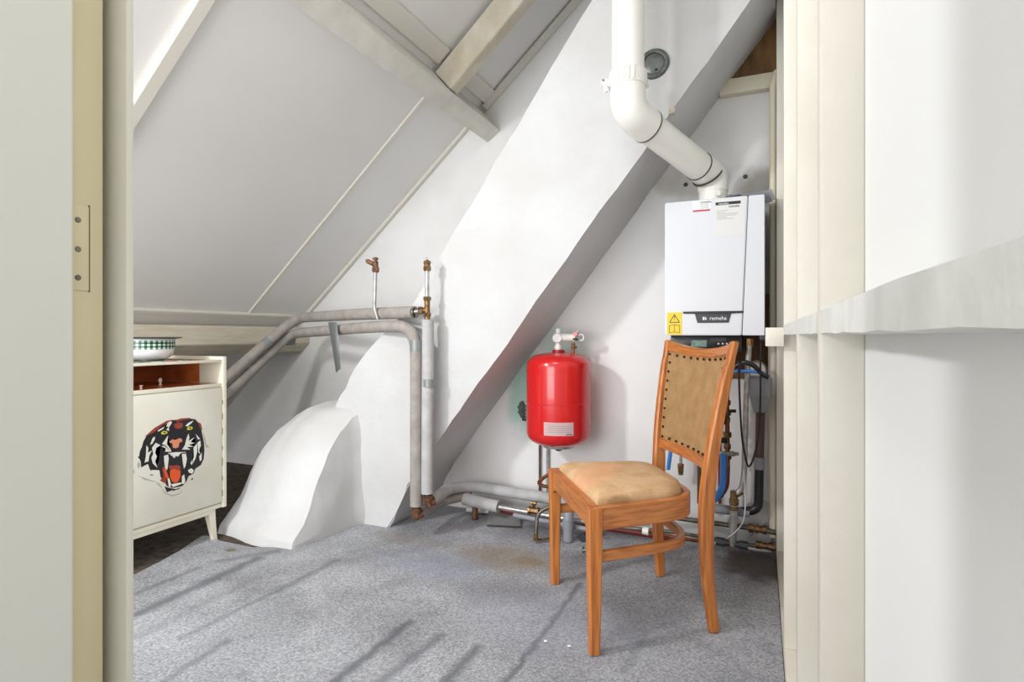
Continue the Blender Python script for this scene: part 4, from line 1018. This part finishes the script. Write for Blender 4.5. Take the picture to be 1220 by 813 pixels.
# foot fittings
for q, par, lb in ((onY(496, 605, YP-.01), low_pipe, ''), (onY(510, 590, YP), RZ, '')):
    bm = BM(); tube(bm, [q, q-Vector((0, 0, .035)), q-Vector((0, 0, .06))+side*.01], [.024, .024, .018], seg=8); tube(bm, [q-Vector((0, 0, .04)), q-Vector((0, 0, .036))+side*.032+Vector((0, .012, 0))], .018, seg=8)
    tube(bm, [q-Vector((0, 0, .008)), q-Vector((0, 0, .022))], .028, seg=6)
    obj('brass_elbow', bm, M['rust'], par)
# ------------------------------------------------------------------ floor pipes along the back wall
YF = 3.0
f0 = onY(510, 596, YP)-Vector((0, 0, .0)); 
# upper insulated
zF = onY(620, 590, YF-.02).z
U = [onY(513, 597, YP+.04), onY(535, 582, 2.82), onY(562, 579.5, YF-.03), onY(705, 602, YF-.03), onY(760, 611, YF-.03)]
UF = thing('upper_floor_pipe', 'upper grey insulated pipe along the foot of the back wall', 'pipe', (U[2].x, YF, 0))
mtube('insulation', U, .031, M['foam2'], UF, bend=.12, seg=20)
mtube('steel_pipe', [U[-1]-Vector((.05, 0, 0)), onY(905, 631, YF-.03), onY(930, 636, YF-.03)], .0125, M['dullsteel'], UF)
q = onY(904, 631, YF-.03)
bm = BM(); ax = (onY(930, 636, YF-.03)-onY(800, 617, YF-.03)).normalized()
for a_, b_, r_ in ((-.045, .035, .017), (-.045, -.025, .022), (-.014, .0, .021), (.015, .035, .022)): tube(bm, [q+ax*a_, q+ax*b_], r_, seg=8)
obj('brass_coupling', bm, M['brass'], UF)
Lw_ = [onY(500, 614, YP+.02), onY(525, 598, 2.78), onY(555, 591, 2.93), onY(595, 599, 2.93)]
Lq = [onY(553, 594.5, 2.90), onY(594, 604, 2.90)]
LF = thing('lower_floor_pipe', 'lower floor pipe at the back wall, half insulated and half bare steel', 'pipe', (Lq[0].x, 2.92, 0))
mtube('insulation', Lw_[:3]+[onY(560, 592, 2.93)], .026, M['foam'], LF, bend=.1, seg=18)
mtube('insulation_sleeve', Lq, .034, M['foam2'], LF, seg=20)
mtube('steel_pipe', [Lq[1]-Vector((.03, 0, 0)), onY(640, 612.5, 2.90), onY(720, 626, 2.90)], .0135, M['steel'], LF)
mtube('far_steel_pipe', [onY(720, 627, 2.9), onY(800, 634, 2.93), onY(930, 655.5, 2.96)], .009, M['dullsteel'], LF)
q = onY(913, 651, 2.955); bm = BM()
for a_, b_, r_ in ((-.045, .035, .012), (-.045, -.02, .019), (-.012, .002, .016), (.01, .035, .019)): tube(bm, [q+ax*a_, q+ax*b_], r_, seg=8)
obj('brass_coupling', bm, M['brass'], LF)
q = onY(636, 609, 2.89); bm = BM()
for a_, b_, r_ in ((-.03, .03, .018), (-.03, -.018, .023), (.018, .03, .023)): tube(bm, [q+ax*a_, q+ax*b_], r_, seg=8)
tube(bm, [q, q+Vector((0, 0, .045))], .009, seg=8); tube(bm, [q+Vector((-.014, 0, .042)), q+Vector((.014, 0, .042))], .011, seg=8)
obj('drain_tap', bm, M['brass'], LF)
o = mtube('red_brown_pipe', [onY(597, 608, 2.96), onY(660, 620, 2.96), onY(710, 627.5, 2.96), onY(800, 641, 2.98)], .016, M['redpipe']); tag(o, 'dark red-brown pipe lying behind the steel floor pipes', 'pipe')
o = mtube('grey_conduit', [onY(612, 614, 2.83), onY(710, 633, 2.83)], .013, M['greypvc']); tag(o, 'light grey conduit on the floor below the bare steel pipe', 'pipe')
o = mtube('white_offcut_pipe', [onZ(531, 622, .02)+Vector((0, .25, 0)), onZ(575, 628, .02)+Vector((0, .28, 0))], .016, M['pvc']); tag(o, 'short white pipe offcut lying against the wall under the insulated pipes', 'pipe')
# rusty stub and insulation offcut on the floor
q = onZ(566, 619, .0); q.z = 0
o = mtube('rusty_pipe_stub', [q, q+Vector((0, 0, .07))], [.020, .018], M['rust'], seg=10); tag(o, 'short rusty pipe stub sticking up from the carpet by the floor pipes', 'pipe stub')
TR = thing('metal_tray', 'folded light grey metal tray lying on the carpet below the floor pipes', 'tray', onZ(600, 624))
a, b_, c, d = onZ(580, 627), onZ(620, 629), onZ(619, 618, .0), onZ(582, 616, .0)
bm = BM(); n = 8; rr = []
for i in range(n+1):
    f = i/n; fr0 = a.lerp(b_, f); bk = d.lerp(c, f)
    rr.append([bm.verts.new(fr0+Vector((0, 0, .004))), bm.verts.new(fr0.lerp(bk, .5)+Vector((0, 0, .012))), bm.verts.new(bk+Vector((0, 0, .03+.004*math.sin(f*3)))), bm.verts.new(bk+Vector((0, 0, .045)))])
for p_, q_ in zip(rr, rr[1:]):
    for k in range(3): bm.faces.new((p_[k], p_[k+1], q_[k+1], q_[k]))
bmesh.ops.solidify(bm, geom=bm.faces[:], thickness=.003); obj('tray_sheet', bm, M['foam2'], TR)
mtube('dark_edge', [a+Vector((0, 0, .004)), b_+Vector((0, 0, .004))], .0035, M['black'], TR, seg=8)
# thin pipes below the vessel
for i, (px, lb) in enumerate(((643, 'left thin grey pipe dropping from behind the red vessel'), (652.5, 'right thin grey pipe dropping from behind the red vessel'))):
    p0 = onY(px, 520, YW-.016); p1_ = onY(px, 590, YW-.016); o = mtube('thin_drop_pipe', [p0, p1_], .0062 if i == 0 else .008, M['dullsteel'] if i == 0 else M['steel']); tag(o, lb, 'pipe', 'thin pipes under the vessel')
# copper loops
yc = 2.78
o = mtube('copper_hook', [onY(664, 563, 2.86), onY(652, 566, 2.84), onY(641, 575, 2.80), onY(645, 579, 2.78), onY(664, 582, 2.76)], .0095, M['copper'], bend=.03); tag(o, 'copper pipe hook curving out at the front leg of the chair', 'pipe')
o = mtube('copper_drop_pipe', [onY(668, 600, 2.76), onY(654, 604, 2.74), onY(640, 612, 2.72), onY(638.5, 640, 2.70)], .010, M['dullsteel'], bend=.07); tag(o, 'dull copper pipe arching over and down to the carpet beside the chair leg', 'pipe')
q = onY(638.5, 641, 2.70); o = None
DT = thing('drain_fitting', 'small brass drain fitting lying on the carpet beneath the arched pipe', 'fitting', (q.x, q.y, 0))
bm = BM(); tube(bm, [(q.x, q.y, q.z+.02), (q.x, q.y, max(.004, q.z-.014))], .013, seg=8); tube(bm, [(q.x, q.y, .014), (q.x+.10, q.y+.08, .016)], .006, seg=8); obj('fitting_body', bm, M['brass'], DT)
# grey pvc trap behind the front leg
GT = thing('grey_drain_bend', 'upright grey plastic drain bend standing on the carpet behind the chair leg', 'pipe', onZ(676, 640))
g0 = onZ(677, 645, 0)
mtube('bend_pipe', [g0+Vector((0, 0, .002)), g0+Vector((0, 0, .15)), g0+Vector((-.02, .14, .2))], .026, M['greypvc'], GT, bend=.06, seg=18)
mtube('collar', [g0+Vector((0, 0, .07)), g0+Vector((0, 0, .11))], .030, M['greypvc'], GT, seg=18)
o = mtube('dark_floor_clip', [onZ(690, 645, .02)+Vector((0, .05, 0)), onZ(706, 640, .02)+Vector((0, .08, 0))], .022, M['darkgrey']); tag(o, 'dark pipe clip on the floor between the chair legs', 'clip')
# small drain cock under the seat
q = onZ(702, 660, 0)
DC = thing('drain_cock', 'thin brown drain pipe with a tap end behind the near chair leg', 'drain cock', q)
mtube('drop_pipe', [q+Vector((.0, 0, .02)), q+Vector((0, 0, .17))], .008, M['brownpipe'], DC)
bm = BM(); tube(bm, [q+Vector((-.03, 0, .012)), q+Vector((.01, 0, .022))], .008, seg=8); tube(bm, [q+Vector((-.03, 0, .002)), q+Vector((-.03, 0, .03))], .005, seg=8); obj('tap', bm, M['dullsteel'], DC)
# ivory bleed valve seen under the seat
q = onY(769, 633, 2.86); o = mtube('valve_knob', [q-ax*.014, q+ax*.016], [.017, .019], M['pvc'], seg=14); tag(o, 'round white valve knob on the floor pipe seen beneath the seat', 'valve')
mtk = mtube('copper_branch_pipe', [q+ax*.02, onY(800, 640, 2.90), onY(850, 647, 2.92)], .009, M['copper']); tag(mtk, 'thin copper branch pipe leading right from the white valve knob', 'pipe')
# ------------------------------------------------------------------ boiler pipework
yk = 2.872
GP = thing('grey_boiler_pipe', 'bare galvanised pipe dropping from the boiler to a brass elbow', 'pipe', onY(872, 650, yk))
mtube('steel_pipe', [onY(893, 404, yk), onY(889, 470, yk), onY(887, 560, yk), onY(884, 582, yk), onY(876, 590, yk)], .0125, M['steel'], GP, bend=.06)
mtube('lower_pipe', [onY(874.5, 602, yk), onY(873, 640, yk), onY(872.5, 650, yk)], .018, M['steel'], GP, seg=16)
q = onY(874.5, 594, yk); bm = BM(); tube(bm, [q-Vector((0, 0, .05)), q+Vector((0, 0, .035))], .017, seg=8); tube(bm, [q+Vector((0, 0, .015)), q+side*.035+Vector((0, 0, .032))], .017, seg=8); tube(bm, [q-Vector((0, 0, .028)), q-Vector((0, 0, .004))], .023, seg=6); tube(bm, [q-Vector((0, 0, .055)), q-Vector((0, 0, .036))], .022, seg=6)
obj('brass_elbow', bm, M['brass'], GP)
q = onY(893, 407, yk); bm = BM(); tube(bm, [q+Vector((0, 0, .012)), q-Vector((0, 0, .022))], .018, seg=6); obj('brass_nut', bm, M['brass'], GP)
q = onY(872, 648, yk); bm = BM(); tube(bm, [q-ax*.07, q-ax*.03], .022, seg=8); tube(bm, [q+ax*.03, q+ax*.07], .022, seg=8); tube(bm, [q-ax*.03, q+ax*.03], .016, seg=8); obj('tee_fitting', bm, M['darkgrey'], GP)
# funnel and drain
FN = thing('condensate_drain', 'grey funnel on a brown and black drain pipe in the corner below the boiler', 'drain', onY(904, 612, 2.95))
yf = 2.925
a, c = onY(893, 448, yf), onY(918, 474, yf)
bm = BM(); box(bm, a.x, c.x, yf-.045, yf+.045, c.z, a.z, bev=.004)
b0 = [Vector((a.x+.002, yf-.043, c.z)), Vector((c.x-.002, yf-.043, c.z)), Vector((c.x-.002, yf+.043, c.z)), Vector((a.x+.002, yf+.043, c.z))]
e_ = onY(905, 491, yf); b1 = [Vector((e_.x-.025, yf-.025, e_.z)), Vector((e_.x+.025, yf-.025, e_.z)), Vector((e_.x+.025, yf+.025, e_.z)), Vector((e_.x-.025, yf+.025, e_.z))]
v0 = [bm.verts.new(p) for p in b0]; v1 = [bm.verts.new(p) for p in b1]
for k in range(4): bm.faces.new((v0[k], v0[(k+1) % 4], v1[(k+1) % 4], v1[k]))
bm.faces.new(v1); obj('funnel', bm, M['greypvc'], FN)
mtube('collar', [onY(906, 480, yf), onY(906, 490, yf)], .026, M['greypvc'], FN, seg=18)
mtube('brown_pipe', [onY(906, 488, yf), onY(904.5, 550, yf)], .0205, M['brownpipe'], FN, seg=18)
mtube('collar', [onY(904.5, 545, yf), onY(904.5, 559, yf)], .0245, M['greypvc'], FN, seg=18)
mtube('black_pipe', [onY(904.5, 557, yf), onY(903.5, 608, yf), onY(880, 610, yf), onY(842, 604.5, yf)], .021, M['black'], FN, bend=.04, seg=18)
mtube('grey_branch', [onY(893, 611.5, yf-.002), onY(841, 604.5, yf-.002)], .0225, M['greypvc'], FN, seg=18)
# cables
def cable(name, px, r, m, lb, Y=2.88, cat='cable'):
    o = mtube(name, cubic([onY(a_, c_, Y) for a_, c_ in px], 6), r, m, seg=8); tag(o, lb, cat); return o
cable('black_cable', [(881, 430), (880.5, 447), (881.5, 480), (884, 520), (888, 545), (892, 556), (898, 545), (904, 515), (906, 470), (906, 430), (906.5, 405)], .0045, M['black'], 'black cable hanging in a V loop under the boiler', 2.828)
cable('thick_black_cable', [(876, 437), (886, 432), (898, 436), (908, 446), (916, 450)], .011, M['black'], 'thick black cable curving over the grey funnel', 2.845)
cable('blue_hose', [(868, 446), (875, 443), (890, 442.5), (905, 444), (912, 446)], .008, M['blue'], 'blue hose lying across the top of the grey funnel', 2.848, 'hose')
cable('blue_drop_hose', [(862, 541), (862, 560), (861, 578), (856, 590), (850, 597)], .015, M['blue'], 'thick blue hose dropping beside the red copper pipes behind the chair', 2.85, 'hose')
cable('blue_supply_hose', [(800, 530), (798, 545), (796, 560)], .010, M['blue'], 'blue hose seen through the gap under the chair back', 2.92, 'hose')
cable('white_cable', [(886, 560), (888, 600), (885, 622), (876, 634), (868, 640)], .0025, M['white'], 'thin white cable dangling by the boiler pipes', 2.84)
cable('white_band_cable', [(893, 640), (905, 628), (912, 624)], .003, M['greypvc'], 'grey cable curving on the plaster below the black drain', 2.985)
o = mlathe('white_disc_cover', [(0, .02), (.04, .018), (.05, .0), (.05, -.02)], onY(901, 442, 3.0), M['stud'], axis=(0, -1, 0), seg=26); tag(o, 'round off-white cover disc behind the black cable in the corner', 'cover')
# copper / red valve cluster
CV = thing('heating_valve_set', 'cluster of red copper pipes and brass valves behind the chair back', 'valve set', onY(866, 600, 2.93))
mtube('red_pipe', [onY(866, 440, 2.93), onY(866, 470, 2.93)], .009, M['red'], CV)
mtube('orange_pipe', [onY(866, 466, 2.93), onY(867, 560, 2.93)], .011, M['copper'], CV)
mtube('red_brown_pipe', [onY(867, 556, 2.93), onY(866, 582, 2.93), onY(856, 594, 2.93)], .011, M['redpipe'], CV, bend=.04)
mtube('second_red_pipe', [onY(857.5, 500, 2.94), onY(857.5, 600, 2.94)], .008, M['redpipe'], CV)
for py, r_ in ((480, .016), (492, .018), (500, .014), (518, .02), (532, .017), (544, .02)):
    q = onY(866.5, py, 2.93); mtube('brass_nut', [q+Vector((0, 0, .012)), q-Vector((0, 0, .012))], r_, M['brass'], CV, seg=6)
bm = BM(); q = onY(869, 490, 2.92); tube(bm, [q, q+side*.03], .008, seg=8); q = onY(860, 498, 2.91); tube(bm, [q+Vector((0, 0, .03)), q-Vector((0, 0, .03))], .016, seg=10); q = onY(858, 523, 2.90); tube(bm, [q+side*-.03, q+side*.03+Vector((0, 0, -.01))], .014, seg=8)
obj('valve_handle', bm, M['black'], CV)
bm = BM(); q = onY(866, 541, 2.92); tube(bm, [q-side*.03, q+side*.035], .013, seg=10); tube(bm, [q+side*.04, q+side*.055], .009, seg=8); obj('chrome_fitting', bm, M['steel'], CV)
mtube('black_valve', [onY(849, 588, 2.9), onY(862, 590, 2.9)], .013, M['black'], CV)
# brass fitting and pipe seen through the chair back gap
o = mtube('small_brass_joint', [onY(811, 553, 2.93), onY(811, 566, 2.93)], [.016, .012], M['brass'], seg=8); tag(o, 'small brass joint seen through the gap above the seat', 'fitting')
o = mtube('slim_steel_pipe', [onY(813, 420, 2.95), onY(811, 553, 2.95)], .007, M['steel']); tag(o, 'slim steel pipe behind the chair back ending in a brass joint', 'pipe')
o = mtube('dark_copper_pipe', [onY(833, 425, 2.95), onY(833, 600, 2.95)], .010, M['brownpipe']); tag(o, 'dark copper pipe behind the right post of the chair', 'pipe')
# ivory riser in the corner
IR = thing('ivory_riser_pipe', 'ivory painted pipe running up the corner right of the boiler', 'pipe', onY(921, 640, 2.99))
mtube('riser', [onY(921, 640, 2.99), onY(921, 100, 2.99), onY(926, 85, 3.0)], .0165, M['ivory'], IR, bend=.05)
mtube('sleeve', [onY(920.5, 412, 2.985), onY(920.5, 470, 2.985)], .021, M['stud'], IR)
mtube('pipe_clip', [onY(921, 446, 2.985), onY(921, 449, 2.985)], .024, M['stud'], IR)
# ivory disc on the wall behind boiler corner
# small debris on the carpet
for (x, y), lb in (((678, 770), 'tiny white paint flake on the carpet left of the near chair leg'), ((650, 764), 'tiny pale flake on the carpet near the long dark crease')):
    q = onZ(x, y, .004); bm = BM(); bmesh.ops.create_icosphere(bm, subdivisions=1, radius=.006)
    for v in bm.verts: v.co = Vector((v.co.x*1.3, v.co.y, v.co.z*.4))+q
    o = obj('paint_flake', bm, M['white']); tag(o, lb, 'flake')
# ------------------------------------------------------------------ light
def area(name, loc, target, sx, sy, power, col=(1, 1, 1)):
    l = bpy.data.lights.new(name, 'AREA'); l.shape = 'RECTANGLE'; l.size = sx; l.size_y = sy; l.energy = power; l.color = col
    o = bpy.data.objects.new(name, l); C.objects.link(o); o.location = loc
    o.rotation_euler = (Vector(target)-Vector(loc)).to_track_quat('-Z', 'Y').to_euler(); return o
wc = rp((SX0+SX1)/2, (SY0+SY1)/2, -.06)
area('roof_window_daylight', wc, (-.9, 2.6, .6), .22, .22, 36, (.97, .985, 1))
area('rear_fill', (-1.6, -1.2, 1.0), (-1.7, 2.4, 1.1), 1.8, 1.3, 46, (.97, .985, 1))  # added fill light behind the camera; there is no window here
area('overhead_fill', (-.75, .45, 2.95), (-.8, 1.4, 0), .6, .6, 15, (.98, .99, 1))  # added overhead fill to lift floor and walls, no fixture
w = bpy.data.worlds.new('world'); bpy.context.scene.world = w; w.use_nodes = True
w.node_tree.nodes['Background'].inputs[0].default_value = (.97, .98, 1, 1); w.node_tree.nodes['Background'].inputs[1].default_value = 1.0
vs = bpy.context.scene.view_settings; vs.view_transform = 'Standard'; vs.look = 'None'; vs.gamma = 1; vs.exposure = 0.13; vs.use_curve_mapping = False
